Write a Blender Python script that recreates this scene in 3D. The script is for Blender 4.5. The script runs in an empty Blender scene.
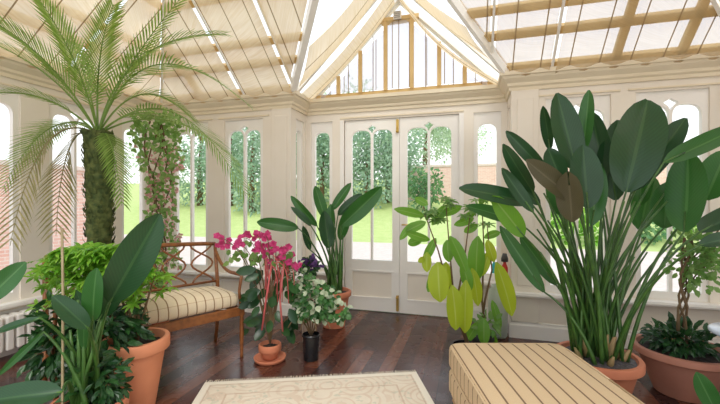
import bpy, math, random
from math import sin, cos, pi, sqrt, radians
from mathutils import Vector as V, Matrix, noise
random.seed(7)
S_, C_ = sin(radians(16.5)), cos(radians(16.5))
F_PX, EYE, HOR = 380.0, 1.3, 200.0
COL = bpy.context.scene.collection

def P(px, py, d):
    """surveyed point: bearing, height and distance -> room coordinates"""
    lat = (px-360)/F_PX*d
    return V((-S_*d+lat*C_, C_*d+lat*S_, EYE-(py-HOR)/F_PX*d))
def G(px, d, z=0.0):
    p = P(px, 200, d); p.z = z
    return p

# ------------------------------------------------------------------ materials
def nmat(name):
    m = bpy.data.materials.new(name); m.use_nodes = True
    nt = m.node_tree; nt.nodes.clear()
    out = nt.nodes.new('ShaderNodeOutputMaterial')
    return m, nt, out
def N(nt, t, **kw):
    n = nt.nodes.new(t)
    for k, v in kw.items():
        if k in n.inputs.keys() if isinstance(k, str) else False: n.inputs[k].default_value = v
        else: setattr(n, k, v)
    return n
def c4(c): return (c[0], c[1], c[2], 1)
def ramp(nt, fac, stops):
    r = nt.nodes.new('ShaderNodeValToRGB')
    e = r.color_ramp.elements
    e[0].position, e[0].color = stops[0][0], c4(stops[0][1])
    e[1].position, e[1].color = stops[-1][0], c4(stops[-1][1])
    for p, c in stops[1:-1]:
        x = e.new(p); x.color = c4(c)
    nt.links.new(fac, r.inputs[0])
    return r.outputs[0]
def mixc(nt, fac, a, b, mode='MIX'):
    m = nt.nodes.new('ShaderNodeMix'); m.data_type = 'RGBA'; m.blend_type = mode
    for i, v in ((0, fac), (6, a), (7, b)):
        if isinstance(v, (int, float)): m.inputs[i].default_value = v
        elif isinstance(v, tuple): m.inputs[i].default_value = c4(v)
        else: nt.links.new(v, m.inputs[i])
    return m.outputs[2]
def math_(nt, op, a, b=None, c=None):
    m = nt.nodes.new('ShaderNodeMath'); m.operation = op
    for i, v in enumerate((a, b, c)):
        if v is None: continue
        if isinstance(v, (int, float)): m.inputs[i].default_value = v
        else: nt.links.new(v, m.inputs[i])
    return m.outputs[0]
def coords(nt, kind='Object', scale=(1, 1, 1)):
    t = nt.nodes.new('ShaderNodeTexCoord'); mp = nt.nodes.new('ShaderNodeMapping')
    mp.inputs['Scale'].default_value = scale
    nt.links.new(t.outputs[kind], mp.inputs[0])
    return mp.outputs[0]
def noise_(nt, vec, scale, detail=3, out='Fac'):
    n = nt.nodes.new('ShaderNodeTexNoise'); n.inputs['Scale'].default_value = scale; n.inputs['Detail'].default_value = detail
    nt.links.new(vec, n.inputs['Vector'])
    return n.outputs[out]
def bump_(nt, h, strength=.3, dist=.01):
    b = nt.nodes.new('ShaderNodeBump'); b.inputs['Strength'].default_value = strength; b.inputs['Distance'].default_value = dist
    nt.links.new(h, b.inputs['Height'])
    return b.outputs[0]
def princ(nt, out, color, rough=.5, spec=.5, metal=0, normal=None, coat=0):
    p = nt.nodes.new('ShaderNodeBsdfPrincipled')
    if isinstance(color, tuple): p.inputs['Base Color'].default_value = c4(color)
    else: nt.links.new(color, p.inputs['Base Color'])
    if isinstance(rough, (int, float)): p.inputs['Roughness'].default_value = rough
    else: nt.links.new(rough, p.inputs['Roughness'])
    p.inputs['Metallic'].default_value = metal
    p.inputs['Specular IOR Level'].default_value = spec
    p.inputs['Coat Weight'].default_value = coat
    if normal is not None: nt.links.new(normal, p.inputs['Normal'])
    if out is not None: nt.links.new(p.outputs[0], out.inputs[0])
    return p
def simple(name, c1, c2=None, scale=8, rough=.5, spec=.5, metal=0, bump=0, coat=0):
    m, nt, out = nmat(name)
    co = coords(nt)
    n = noise_(nt, co, scale)
    col = ramp(nt, n, [(.3, c1), (.7, c2 or tuple(x*.85 for x in c1))])
    princ(nt, out, col, rough, spec, metal, bump_(nt, n, bump) if bump else None, coat)
    return m

def leaf_mat(name, c1, c2, trans=.35, rough=.4, vein=None, tint=None):
    """per-leaf variation; optional midrib and side veins following the blade's UV"""
    m, nt, out = nmat(name)
    g = nt.nodes.new('ShaderNodeNewGeometry')
    r = g.outputs['Random Per Island']
    col = ramp(nt, r, [(0, c1), (1, c2)]) if not tint else ramp(nt, r, [(0, c1), (.62, c2), (.7, tint), (1, tint)])
    if vein:
        uv = nt.nodes.new('ShaderNodeUVMap'); sp = nt.nodes.new('ShaderNodeSeparateXYZ'); nt.links.new(uv.outputs[0], sp.inputs[0])
        d = math_(nt, 'ABSOLUTE', math_(nt, 'SUBTRACT', sp.outputs[0], .5))
        mid = math_(nt, 'LESS_THAN', d, .035)
        st = math_(nt, 'SINE', math_(nt, 'MULTIPLY', math_(nt, 'SUBTRACT', sp.outputs[1], math_(nt, 'MULTIPLY', d, .5)), 130))
        st = math_(nt, 'MULTIPLY', math_(nt, 'ADD', st, 1), .12)
        dark = tuple(x*.5 for x in c1)
        col = mixc(nt, st, col, dark)
        col = mixc(nt, math_(nt, 'MULTIPLY', mid, .8), col, vein)
    co = coords(nt)
    col = mixc(nt, math_(nt, 'MULTIPLY', noise_(nt, co, 7), .35), col, tuple(x*.45 for x in c1))
    p = princ(nt, None, col, rough, .45)
    t = nt.nodes.new('ShaderNodeBsdfTranslucent')
    tc = mixc(nt, .5, col, (c2[0]*1.3+.03, c2[1]*1.4+.05, c2[2]), 'MIX'); nt.links.new(tc, t.inputs[0])
    mx = nt.nodes.new('ShaderNodeMixShader'); mx.inputs[0].default_value = trans
    nt.links.new(p.outputs[0], mx.inputs[1]); nt.links.new(t.outputs[0], mx.inputs[2]); nt.links.new(mx.outputs[0], out.inputs[0])
    return m

M = {}
M['paint'] = simple('cream paint', (.83, .76, .665), (.79, .72, .62), 3, .45)
M['paint_white'] = simple('white paint', (.88, .85, .80), (.84, .80, .75), 3, .4)
M['rafter'] = simple('white rafter paint', (.95, .92, .86), (.9, .87, .8), 3, .35)
M['cornice'] = simple('warm cream paint', (.80, .70, .53), (.74, .64, .47), 3, .5)
M['tan_wood'] = simple('tan roof timber', (.66, .46, .20), (.58, .39, .16), 6, .6)
M['brown_line'] = simple('brown glazing bead', (.33, .23, .14), None, 6, .6)
M['brass'] = simple('aged brass', (.62, .42, .12), (.42, .27, .07), 20, .3, metal=1)
M['dark_metal'] = simple('dark metal', (.05, .05, .05), None, 9, .4)
M['grey_plastic'] = simple('grey plastic', (.32, .30, .28), None, 9, .5)
M['soil'] = simple('dark potting soil', (.035, .022, .015), (.012, .008, .006), 60, .95, bump=1)
M['slate'] = simple('slate chippings', (.10, .09, .10), (.025, .02, .02), 45, .6, bump=1)
M['terracotta'] = simple('terracotta', (.60, .215, .115), (.50, .165, .085), 5, .75, bump=.1)
M['terra_pale'] = simple('weathered terracotta', (.50, .225, .155), (.40, .165, .11), 5, .75, bump=.1)
M['terra_orange'] = simple('orange terracotta', (.78, .31, .17), (.66, .24, .12), 4, .7, bump=.1)
M['black_pot'] = simple('black glazed pot', (.012, .012, .014), None, 5, .25)
M['beige_pot'] = simple('beige pot', (.62, .50, .42), (.5, .4, .33), 5, .6)
M['pale_green_pot'] = simple('pale green glaze', (.50, .56, .47), (.40, .46, .38), 5, .35)
M['teal'] = simple('teal plastic', (.02, .33, .33), None, 5, .4)
M['red'] = simple('red plastic', (.65, .03, .02), None, 5, .4)
M['white_gloss'] = simple('pale blue enamel', (.62, .70, .84), (.56, .64, .80), 5, .2)
M['fringe'] = simple('cream fringe', (.72, .64, .52), (.55, .47, .37), 50, .9)
M['bark'] = simple('shaggy palm bark', (.13, .15, .04), (.035, .06, .015), 25, .9, bump=1)
M['twig'] = simple('brown twig', (.20, .12, .06), (.12, .08, .035), 12, .8)
M['cane'] = simple('bamboo cane', (.42, .34, .20), (.3, .24, .13), 12, .6)
M['stalk'] = simple('green leaf stalk', (.075, .18, .03), (.03, .085, .02), 14, .35)
M['stalk_base'] = simple('pale stalk sheath', (.38, .24, .12), (.20, .17, .06), 10, .6)
M['leaf_dark'] = leaf_mat('glossy dark paddle leaf', (.008, .045, .016), (.028, .105, .03), .12, .32, vein=(.05, .13, .04))
M['leaf_mid'] = leaf_mat('green paddle leaf', (.02, .10, .022), (.055, .20, .04), .22, .33, vein=(.11, .26, .08))
M['leaf_brown'] = leaf_mat('brown tinged leaf', (.07, .075, .03), (.13, .10, .055), .15, .45, vein=(.16, .14, .08))
M['frond'] = leaf_mat('palm leaflet', (.13, .26, .04), (.36, .50, .14), .4, .38)
M['frond_dry'] = leaf_mat('dry palm leaflet', (.22, .20, .07), (.40, .34, .16), .4, .5)
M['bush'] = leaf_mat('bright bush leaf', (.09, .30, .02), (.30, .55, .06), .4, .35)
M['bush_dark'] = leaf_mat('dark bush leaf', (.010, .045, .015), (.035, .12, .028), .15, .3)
M['vine'] = leaf_mat('vine leaf', (.09, .25, .04), (.34, .50, .18), .4, .45)
M['ivy'] = leaf_mat('variegated ivy leaf', (.03, .12, .03), (.10, .26, .07), .2, .35, tint=(.62, .70, .50))
M['lime'] = leaf_mat('yellow green drooping leaf', (.28, .50, .03), (.62, .66, .05), .45, .4, vein=(.6, .7, .2))
M['lime_green'] = leaf_mat('fresh green leaf', (.10, .30, .03), (.22, .46, .05), .4, .4, vein=(.35, .5, .15))
M['pink'] = leaf_mat('magenta petal', (.50, .02, .17), (.80, .10, .34), .4, .5)
M['pale_pink'] = leaf_mat('dusky pink petal', (.55, .20, .26), (.80, .48, .50), .4, .5)
M['coral'] = leaf_mat('coral tassel', (.72, .12, .13), (.80, .25, .25), .3, .5)
M['purple'] = leaf_mat('deep purple petal', (.06, .02, .12), (.16, .06, .26), .3, .5)
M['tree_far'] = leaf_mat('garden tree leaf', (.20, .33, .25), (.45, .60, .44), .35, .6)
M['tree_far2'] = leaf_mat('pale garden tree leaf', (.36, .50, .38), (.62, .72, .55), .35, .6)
M['hedge'] = leaf_mat('hedge leaf', (.06, .18, .08), (.20, .38, .14), .3, .6)

# glass
m, nt, out = nmat('window glass')
tr = nt.nodes.new('ShaderNodeBsdfTransparent'); tr.inputs[0].default_value = (.97, .985, .98, 1)
gl = nt.nodes.new('ShaderNodeBsdfGlossy'); gl.inputs['Roughness'].default_value = .02
lw = nt.nodes.new('ShaderNodeLayerWeight'); lw.inputs[0].default_value = .25
mx = nt.nodes.new('ShaderNodeMixShader'); nt.links.new(math_(nt, 'MULTIPLY', lw.outputs['Fresnel'], .5), mx.inputs[0])
nt.links.new(tr.outputs[0], mx.inputs[1]); nt.links.new(gl.outputs[0], mx.inputs[2]); nt.links.new(mx.outputs[0], out.inputs[0])
M['glass'] = m

def blind_mat(name, see, c1, c2):
    m, nt, out = nmat(name)
    uv = nt.nodes.new('ShaderNodeUVMap'); sp = nt.nodes.new('ShaderNodeSeparateXYZ'); nt.links.new(uv.outputs[0], sp.inputs[0])
    co = coords(nt)
    fib = nt.nodes.new('ShaderNodeTexNoise'); fib.inputs['Scale'].default_value = 1; fib.inputs['Detail'].default_value = 4
    mp = nt.nodes.new('ShaderNodeMapping'); mp.inputs['Scale'].default_value = (4, 60, 1)
    nt.links.new(uv.outputs[0], mp.inputs[0]); nt.links.new(mp.outputs[0], fib.inputs[0])
    col = ramp(nt, fib.outputs[0], [(.3, c1), (.7, c2)])
    # batten lines running down the slope
    f = math_(nt, 'FRACT', math_(nt, 'DIVIDE', sp.outputs[0], .235))
    line = math_(nt, 'LESS_THAN', math_(nt, 'ABSOLUTE', math_(nt, 'SUBTRACT', f, .5)), .022)
    tc = mixc(nt, line, col, (.30, .20, .10))
    di = nt.nodes.new('ShaderNodeBsdfDiffuse'); nt.links.new(tc, di.inputs[0])
    tl = nt.nodes.new('ShaderNodeBsdfTranslucent'); nt.links.new(tc, tl.inputs[0])
    a = nt.nodes.new('ShaderNodeMixShader'); a.inputs[0].default_value = .6
    nt.links.new(di.outputs[0], a.inputs[1]); nt.links.new(tl.outputs[0], a.inputs[2])
    tr = nt.nodes.new('ShaderNodeBsdfTransparent'); tr.inputs[0].default_value = (.95, .93, .98, 1)
    b = nt.nodes.new('ShaderNodeMixShader')
    fac = math_(nt, 'MULTIPLY', math_(nt, 'SUBTRACT', 1, line), math_(nt, 'ADD', see-.12, math_(nt, 'MULTIPLY', fib.outputs[0], .24)))
    nt.links.new(fac, b.inputs[0]); nt.links.new(a.outputs[0], b.inputs[1]); nt.links.new(tr.outputs[0], b.inputs[2])
    nt.links.new(b.outputs[0], out.inputs[0])
    return m
M['blind'] = blind_mat('pinoleum blind', .10, (.74, .57, .34), (.90, .74, .49))
M['blind_open'] = blind_mat('open weave blind', .46, (.60, .44, .22), (.78, .60, .32))

M['sheer'] = blind_mat('sheer blind', .46, (.62, .62, .72), (.72, .72, .82))
# floor boards
m, nt, out = nmat('dark varnished boards')
co = coords(nt); sp = nt.nodes.new('ShaderNodeSeparateXYZ'); nt.links.new(co, sp.inputs[0])
bw = .115
idx = math_(nt, 'FLOOR', math_(nt, 'DIVIDE', sp.outputs[0], bw))
fr = math_(nt, 'FRACT', math_(nt, 'DIVIDE', sp.outputs[0], bw))
wn = nt.nodes.new('ShaderNodeTexWhiteNoise'); wn.noise_dimensions = '1D'; nt.links.new(idx, wn.inputs['W'])
seg = math_(nt, 'FLOOR', math_(nt, 'ADD', math_(nt, 'DIVIDE', sp.outputs[1], 1.9), math_(nt, 'MULTIPLY', wn.outputs[0], 7)))
wn2 = nt.nodes.new('ShaderNodeTexWhiteNoise'); wn2.noise_dimensions = '2D'
cb = nt.nodes.new('ShaderNodeCombineXYZ'); nt.links.new(idx, cb.inputs[0]); nt.links.new(seg, cb.inputs[1]); nt.links.new(cb.outputs[0], wn2.inputs['Vector'])
base = ramp(nt, wn2.outputs[0], [(0, (.035, .013, .011)), (.4, (.075, .024, .017)), (.75, (.14, .045, .025)), (1, (.24, .085, .045))])
gn = noise_(nt, coords(nt, 'Object', (40, 2, 1)), 1, 5)
base = mixc(nt, math_(nt, 'MULTIPLY', gn, .8), base, (.03, .012, .012))
gap = math_(nt, 'LESS_THAN', math_(nt, 'ABSOLUTE', math_(nt, 'SUBTRACT', fr, .5)), .475)
base = mixc(nt, gap, (.008, .004, .004), base)
rg = math_(nt, 'ADD', .14, math_(nt, 'MULTIPLY', noise_(nt, co, 5), .26))
princ(nt, out, base, rg, .5, 0, bump_(nt, math_(nt, 'ADD', gap, math_(nt, 'MULTIPLY', gn, .3)), .35, .004))
M['floor'] = m

# rug
m, nt, out = nmat('faded cream patterned rug')
co = coords(nt); sp = nt.nodes.new('ShaderNodeSeparateXYZ'); nt.links.new(co, sp.inputs[0])
vo = nt.nodes.new('ShaderNodeTexVoronoi'); vo.inputs['Scale'].default_value = 4.2; nt.links.new(co, vo.inputs['Vector'])
rings = math_(nt, 'SINE', math_(nt, 'MULTIPLY', vo.outputs['Distance'], 42))
n1 = noise_(nt, co, 11, 4)
pat = math_(nt, 'MULTIPLY', math_(nt, 'GREATER_THAN', math_(nt, 'ADD', rings, math_(nt, 'MULTIPLY', n1, 1.8)), 1.45), math_(nt, 'MULTIPLY', noise_(nt, co, 5, 4), .6))
col = mixc(nt, n1, (.80, .73, .62), (.66, .56, .45))
col = mixc(nt, pat, col, (.55, .36, .25))
n2 = noise_(nt, co, 26, 2)
col = mixc(nt, math_(nt, 'MULTIPLY', math_(nt, 'GREATER_THAN', n2, .62), .4), col, (.42, .45, .36))
# border band (local y, x measured from rug centre: half width .76, half depth 1.15)
ax = math_(nt, 'SUBTRACT', .765, math_(nt, 'ABSOLUTE', sp.outputs[0])); ay = math_(nt, 'SUBTRACT', 1.15, math_(nt, 'ABSOLUTE', sp.outputs[1]))
e = math_(nt, 'MINIMUM', ax, ay)
b1 = math_(nt, 'COMPARE', e, .19, .006); b2 = math_(nt, 'LESS_THAN', e, .045); b3 = math_(nt, 'COMPARE', e, .055, .004)
col = mixc(nt, math_(nt, 'MULTIPLY', b1, .5), col, (.5, .32, .22))
col = mixc(nt, b2, col, (.80, .74, .64)); col = mixc(nt, math_(nt, 'MULTIPLY', b3, .5), col, (.45, .32, .24))
princ(nt, out, col, .95, .1, 0, bump_(nt, noise_(nt, co, 250, 1), .4, .003))
M['rug'] = m

# striped / checked upholstery (UV in metres)
def stripes(name, bg, ln, sp_u, w_u, sp_v=None, w_v=None):
    m, nt, out = nmat(name)
    uv = nt.nodes.new('ShaderNodeUVMap'); sp = nt.nodes.new('ShaderNodeSeparateXYZ'); nt.links.new(uv.outputs[0], sp.inputs[0])
    def band(o, s, w, off=.5):
        f = math_(nt, 'FRACT', math_(nt, 'DIVIDE', o, s))
        return math_(nt, 'LESS_THAN', math_(nt, 'ABSOLUTE', math_(nt, 'SUBTRACT', f, off)), w/s/2)
    l = band(sp.outputs[0], sp_u, w_u)
    co = coords(nt); n = noise_(nt, co, 300, 1)
    col = mixc(nt, n, bg, tuple(x*.78 for x in bg))
    col = mixc(nt, math_(nt, 'MULTIPLY', l, .85), col, ln)
    if sp_v:
        col = mixc(nt, math_(nt, 'MULTIPLY', band(sp.outputs[1], sp_v, w_v), .5), col, tuple(x*1.6 for x in ln))
    princ(nt, out, col, .85, .2, 0, bump_(nt, n, .3, .002))
    return m
M['ottoman'] = stripes('gold striped cloth', (.70, .53, .34), (.13, .07, .045), .073, .009)
M['settee_cloth'] = stripes('cream checked cloth', (.80, .68, .50), (.22, .12, .05), .068, .009, .15, .006)
m, nt, out = nmat('honey wood')
gn = noise_(nt, coords(nt, 'Object', (3, 3, 3)), 9, 4)
princ(nt, out, ramp(nt, gn, [(.3, (.30, .11, .03)), (.7, (.17, .055, .018))]), .35, .5)
M['wood'] = m
M['wood_pale'] = simple('pale wood', (.50, .31, .16), (.4, .23, .11), 8, .45)

# brick
m, nt, out = nmat('old pink brick')
br = nt.nodes.new('ShaderNodeTexBrick'); br.inputs['Scale'].default_value = 1
br.inputs['Brick Width'].default_value = .23; br.inputs['Row Height'].default_value = .075; br.inputs['Mortar Size'].default_value = .008
br.inputs['Color1'].default_value = (.66, .36, .29, 1); br.inputs['Color2'].default_value = (.74, .48, .40, 1); br.inputs['Mortar'].default_value = (.72, .64, .58, 1)
uv = nt.nodes.new('ShaderNodeUVMap'); nt.links.new(uv.outputs[0], br.inputs['Vector'])
col = mixc(nt, math_(nt, 'MULTIPLY', noise_(nt, coords(nt), 2), .4), br.outputs[0], (.62, .56, .50))
princ(nt, out, col, .9, .2)
M['brick'] = m
M['grass'] = simple('lawn grass', (.50, .58, .24), (.42, .52, .19), 4, .95, .1, bump=.3)
M['gravel'] = simple('pinkish paving', (.70, .60, .55), (.60, .50, .44), 14, .9, .2, bump=.3)

# ------------------------------------------------------------------ mesh builder
class MB:
    def __init__(s): s.v = []; s.f = []; s.uv = []; s.mi = []; s.cur = 0
    def face(s, idx, uv=None):
        s.f.append(tuple(idx)); s.uv.append(uv); s.mi.append(s.cur)
    def box(s, x0, x1, y0, y1, z0, z1, M4=None, uvm=True):
        b = len(s.v)
        pts = [V((x, y, z)) for z in (z0, z1) for y in (y0, y1) for x in (x0, x1)]
        s.v += [(M4 @ p) if M4 else p for p in pts]
        for q in ((0, 2, 3, 1), (4, 5, 7, 6), (0, 1, 5, 4), (2, 6, 7, 3), (0, 4, 6, 2), (1, 3, 7, 5)):
            uv = []
            for i in q:
                p = pts[i]
                if q in ((0, 1, 5, 4), (2, 6, 7, 3)): uv.append((p.x, p.z))
                elif q in ((0, 4, 6, 2), (1, 3, 7, 5)): uv.append((p.y, p.z))
                else: uv.append((p.x, p.y))
            s.face([b+i for i in q], uv)
    def bar(s, a, b, w, h, up=V((0, 0, 1))):
        a, b, up = V(a), V(b), V(up)
        t = (b-a).normalized(); sd = t.cross(up).normalized(); u = sd.cross(t)
        k = len(s.v)
        for p in (a, b):
            for i, j in ((-1, -1), (1, -1), (1, 1), (-1, 1)): s.v.append(p+sd*i*w/2+u*j*h/2)
        for q in ((3, 2, 1, 0), (4, 5, 6, 7), (0, 1, 5, 4), (1, 2, 6, 5), (2, 3, 7, 6), (3, 0, 4, 7)): s.face([k+i for i in q])
    def tube(s, pts, rad, n=7, cap=True):
        pts = [V(p) for p in pts]; k0 = len(s.v); m = len(pts)
        if isinstance(rad, (int, float)): rad = [rad]*m
        ref = None
        for i, p in enumerate(pts):
            t = (pts[min(i+1, m-1)]-pts[max(i-1, 0)]).normalized()
            if ref is None: ref = t.orthogonal().normalized()
            ref = (ref-t*ref.dot(t)).normalized(); b = t.cross(ref)
            for j in range(n):
                a = 2*pi*j/n; s.v.append(p+(ref*cos(a)+b*sin(a))*rad[i])
        for i in range(m-1):
            for j in range(n):
                s.face((k0+i*n+j, k0+i*n+(j+1) % n, k0+(i+1)*n+(j+1) % n, k0+(i+1)*n+j))
        if cap:
            s.face([k0+j for j in range(n)][::-1]); s.face([k0+(m-1)*n+j for j in range(n)])
    def lathe(s, prof, c=(0, 0, 0), n=28):
        c = V(c); k0 = len(s.v)
        for r, z in prof:
            for j in range(n):
                a = 2*pi*j/n; s.v.append(c+V((r*cos(a), r*sin(a), z)))
        for i in range(len(prof)-1):
            for j in range(n):
                s.face((k0+i*n+j, k0+i*n+(j+1) % n, k0+(i+1)*n+(j+1) % n, k0+(i+1)*n+j))
        s.face([k0+j for j in range(n)][::-1]); s.face([k0+(len(prof)-1)*n+j for j in range(n)])
    def blade(s, base, tip, width, facing, arch=0.0, fold=.25, nseg=10, nx=4, pb=.5, pt=.55, side=None, wave=0.0):
        base, tip = V(base), V(tip); ax = tip-base; L = ax.length
        fc = V(facing); t0 = ax.normalized(); fc = (fc-t0*fc.dot(t0))
        if fc.length < 1e-4: fc = t0.orthogonal()
        fc.normalize(); bend = V(side) if side else fc
        peak = pb/(pb+pt); mxv = peak**pb*(1-peak)**pt
        k0 = len(s.v); ph = random.random()*6
        for i in range(nseg+1):
            t = i/nseg
            p = base+ax*t+bend*(arch*L*4*t*(1-t))
            tg = (ax+bend*(arch*L*4*(1-2*t))).normalized()
            sd = tg.cross(fc).normalized(); nn = sd.cross(tg).normalized()
            tt = min(max(t, .006), .995)
            w = width/2*(tt**pb*(1-tt)**pt)/mxv
            for j in range(nx+1):
                o = j/nx*2-1
                s.v.append(p+sd*(w*o)+nn*(fold*w*abs(o)+wave*width*sin(ph+t*9+o*2)*abs(o)))
        for i in range(nseg):
            for j in range(nx):
                a = k0+i*(nx+1)+j
                s.face((a, a+1, a+nx+2, a+nx+1), [(j/nx, i/nseg), ((j+1)/nx, i/nseg), ((j+1)/nx, (i+1)/nseg), (j/nx, (i+1)/nseg)])
    def leaf(s, p, d, w, L, n):
        """small leaf: 6 verts folded along its midrib"""
        p, d, n = V(p), V(d).normalized(), V(n)
        sd = d.cross(n)
        if sd.length < 1e-3: sd = d.orthogonal()
        sd.normalize(); nn = sd.cross(d)
        k = len(s.v)
        s.v += [p, p+d*L*.5+nn*L*.06, p+d*L-nn*L*.10, p+d*L*.28+sd*w*.42+nn*w*.12, p+d*L*.68+sd*w*.38+nn*w*.1, p+d*L*.28-sd*w*.42+nn*w*.12, p+d*L*.68-sd*w*.38+nn*w*.1]
        for q in ((0, 3, 4, 1), (1, 4, 2), (0, 1, 6, 5), (1, 2, 6)):
            s.face([k+i for i in q])
    def build(s, name, mats, parent=None, smooth=False, bevel=0, origin=None):
        me = bpy.data.meshes.new(name)
        o = V(origin) if origin is not None else (parent.matrix_world.translation if parent else V((0, 0, 0)))
        if parent is not None:
            inv = world_of(parent).inverted()
            vs = [inv @ V(v) for v in s.v]
        else:
            vs = [V(v)-o for v in s.v]
        me.from_pydata([tuple(v) for v in vs], [], s.f)
        if any(u for u in s.uv):
            l = me.uv_layers.new(name='UVMap'); k = 0; data = []
            for f, u in zip(s.f, s.uv):
                for i in range(len(f)): data += list(u[i]) if u else [0, 0]
            l.data.foreach_set('uv', data)
        if not isinstance(mats, (list, tuple)): mats = [mats]
        for x in mats: me.materials.append(x)
        me.polygons.foreach_set('material_index', s.mi)
        if smooth: me.polygons.foreach_set('use_smooth', [True]*len(me.polygons))
        me.update()
        ob = bpy.data.objects.new(name, me); COL.objects.link(ob)
        if parent is not None: ob.parent = parent
        else: ob.location = o
        if bevel:
            b = ob.modifiers.new('bevel', 'BEVEL'); b.width = bevel; b.segments = 2; b.limit_method = 'ANGLE'
        return ob
def world_of(o):
    m = o.matrix_basis.copy()
    m = Matrix.LocRotScale(o.location, o.rotation_euler, o.scale)
    return world_of(o.parent) @ m if o.parent else m
def thing(name, label, cat, loc=(0, 0, 0), rz=0, group=None):
    o = bpy.data.objects.new(name, None); COL.objects.link(o)
    o.location = loc; o.rotation_euler = (0, 0, rz); o.empty_display_size = .1
    return tag(o, label, cat, group)
def tag(o, label, cat, group=None):
    o['label'] = label; o['category'] = cat
    if group: o['group'] = group
    return o
def struct(o): o['kind'] = 'structure'; return o
def bez(p0, p1, p2, n=8):
    p0, p1, p2 = V(p0), V(p1), V(p2)
    return [p0*(1-t)**2+p1*2*t*(1-t)+p2*t*t for t in [i/n for i in range(n+1)]]

def plate(name, outer, holes, thick, Mx, mat, parent=None):
    """flat panel with shaped holes; outline in (u, v), extruded both ways by thick/2"""
    cu = bpy.data.curves.new(name, 'CURVE'); cu.dimensions = '2D'; cu.fill_mode = 'BOTH'; cu.extrude = thick/2
    for poly in [outer]+holes:
        sp = cu.splines.new('POLY'); sp.points.add(len(poly)-1); sp.use_cyclic_u = True
        for i, (a, b) in enumerate(poly): sp.points[i].co = (a, b, 0, 1)
    ob = bpy.data.objects.new('tmp', cu); COL.objects.link(ob)
    me = bpy.data.meshes.new_from_object(ob.evaluated_get(bpy.context.evaluated_depsgraph_get()))
    bpy.data.objects.remove(ob); bpy.data.curves.remove(cu)
    me.name = name; me.materials.clear(); me.materials.append(mat)
    me.transform((world_of(parent).inverted() @ Mx) if parent else Mx)
    for p in me.polygons: p.use_smooth = False
    o = bpy.data.objects.new(name, me); COL.objects.link(o)
    if parent: o.parent = parent
    return o
def frame_mx(origin, direction):
    """u along the wall, v up, w = out of the room or into it by the right-hand rule"""
    d = V((direction[0], direction[1], 0)).normalized(); up = V((0, 0, 1)); w = d.cross(up)
    m = Matrix(((d.x, up.x, w.x, origin[0]), (d.y, up.y, w.y, origin[1]), (d.z, up.z, w.z, origin[2]), (0, 0, 0, 1)))
    return m
def rect(u0, u1, v0, v1): return [(u0, v0), (u1, v0), (u1, v1), (u0, v1)]
def lancet(u0, u1, v0, vs, vt):
    c, r = (u0+u1)/2, (u1-u0)/2; pts = [(u0, v0), (u1, v0)]
    for i in range(13):
        a = pi*i/12; x, y = cos(a), sin(a)
        pts.append((c+r*(abs(x)**.8)*(1 if x >= 0 else -1), vs+(vt-vs)*abs(y)**.85))
    return pts

# ------------------------------------------------------------------ room
XL, XR, YF, YB, BX0, BX1, YBACK = -3.75, 2.15, 3.87, 4.27, -1.95, .35, -1.4
EAVE, HEAD, SILL = 2.48, 2.24, .44
LT, LS = 2.12, 2.03      # lancet top and springing

b = MB(); b.box(XL-.2, XR+.2, YBACK, YB+.15, -.06, 0)
struct(b.build('floor', M['floor']))

nwin = [0]
def window(Mx, u0, u1, v0=SILL, double=True, wname=None):
    """sash with arch-headed lights set in a rectangular opening"""
    nwin[0] += 1
    e = bpy.data.objects.new(wname or 'window_%d' % nwin[0], None); COL.objects.link(e); struct(e)
    e.location = (Mx @ V(((u0+u1)/2, v0, 0))); e.empty_display_size = .1
    st = .045; a0, a1 = u0+st, u1-st; c = (u0+u1)/2
    mm = Mx @ Matrix.Translation((0, 0, -.045))
    holes = []
    if double:
        holes = [lancet(a0, c-.012, v0+.07, LS, LT), lancet(c+.012, a1, v0+.07, LS, LT)]
        holes.append([(c, LT-.05), (c+.02, LT-.01), (c+.055, LT+.022), (c+.03, LT+.035), (c, LT+.058), (c-.03, LT+.035), (c-.055, LT+.022), (c-.02, LT-.01)])
    else: holes = [lancet(a0, a1, v0+.07, LS, LT)]
    plate('window_frame', rect(u0, u1, v0, HEAD), holes, .045, mm, M['paint_white'], e)
    g = MB(); k = [mm @ V((x, y, 0)) for x, y in rect(a0-.01, a1+.01, v0+.05, LT+.07)]
    g.v = k; g.face((0, 1, 2, 3)); g.build('window_pane', M['glass'], e)
    return e
def wall(name, p0, p1, openings, doors=None, cut=(0, 0)):
    """p0->p1 with the room on the left-hand side; openings (u0,u1,double)"""
    d = V((p1[0]-p0[0], p1[1]-p0[1], 0)); L = d.length
    Mx = frame_mx((p0[0], p0[1], 0), d)
    holes = [rect(u0, u1, SILL, HEAD) for u0, u1, _ in openings]
    outer = rect(cut[0], L-cut[1], 0, EAVE+.02)
    if doors:
        a, c = doors
        outer = [(0, 0), (a, 0), (a, HEAD), (c, HEAD), (c, 0), (L, 0), (L, EAVE+.02), (0, EAVE+.02)]
    struct(plate(name, outer, holes, .1, Mx @ Matrix.Translation((0, 0, .05 if False else -.05)), M['paint']))
    for u0, u1, dbl in openings: window(Mx, u0, u1, double=dbl)
    # dado panels and frieze mouldings
    return Mx
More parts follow.
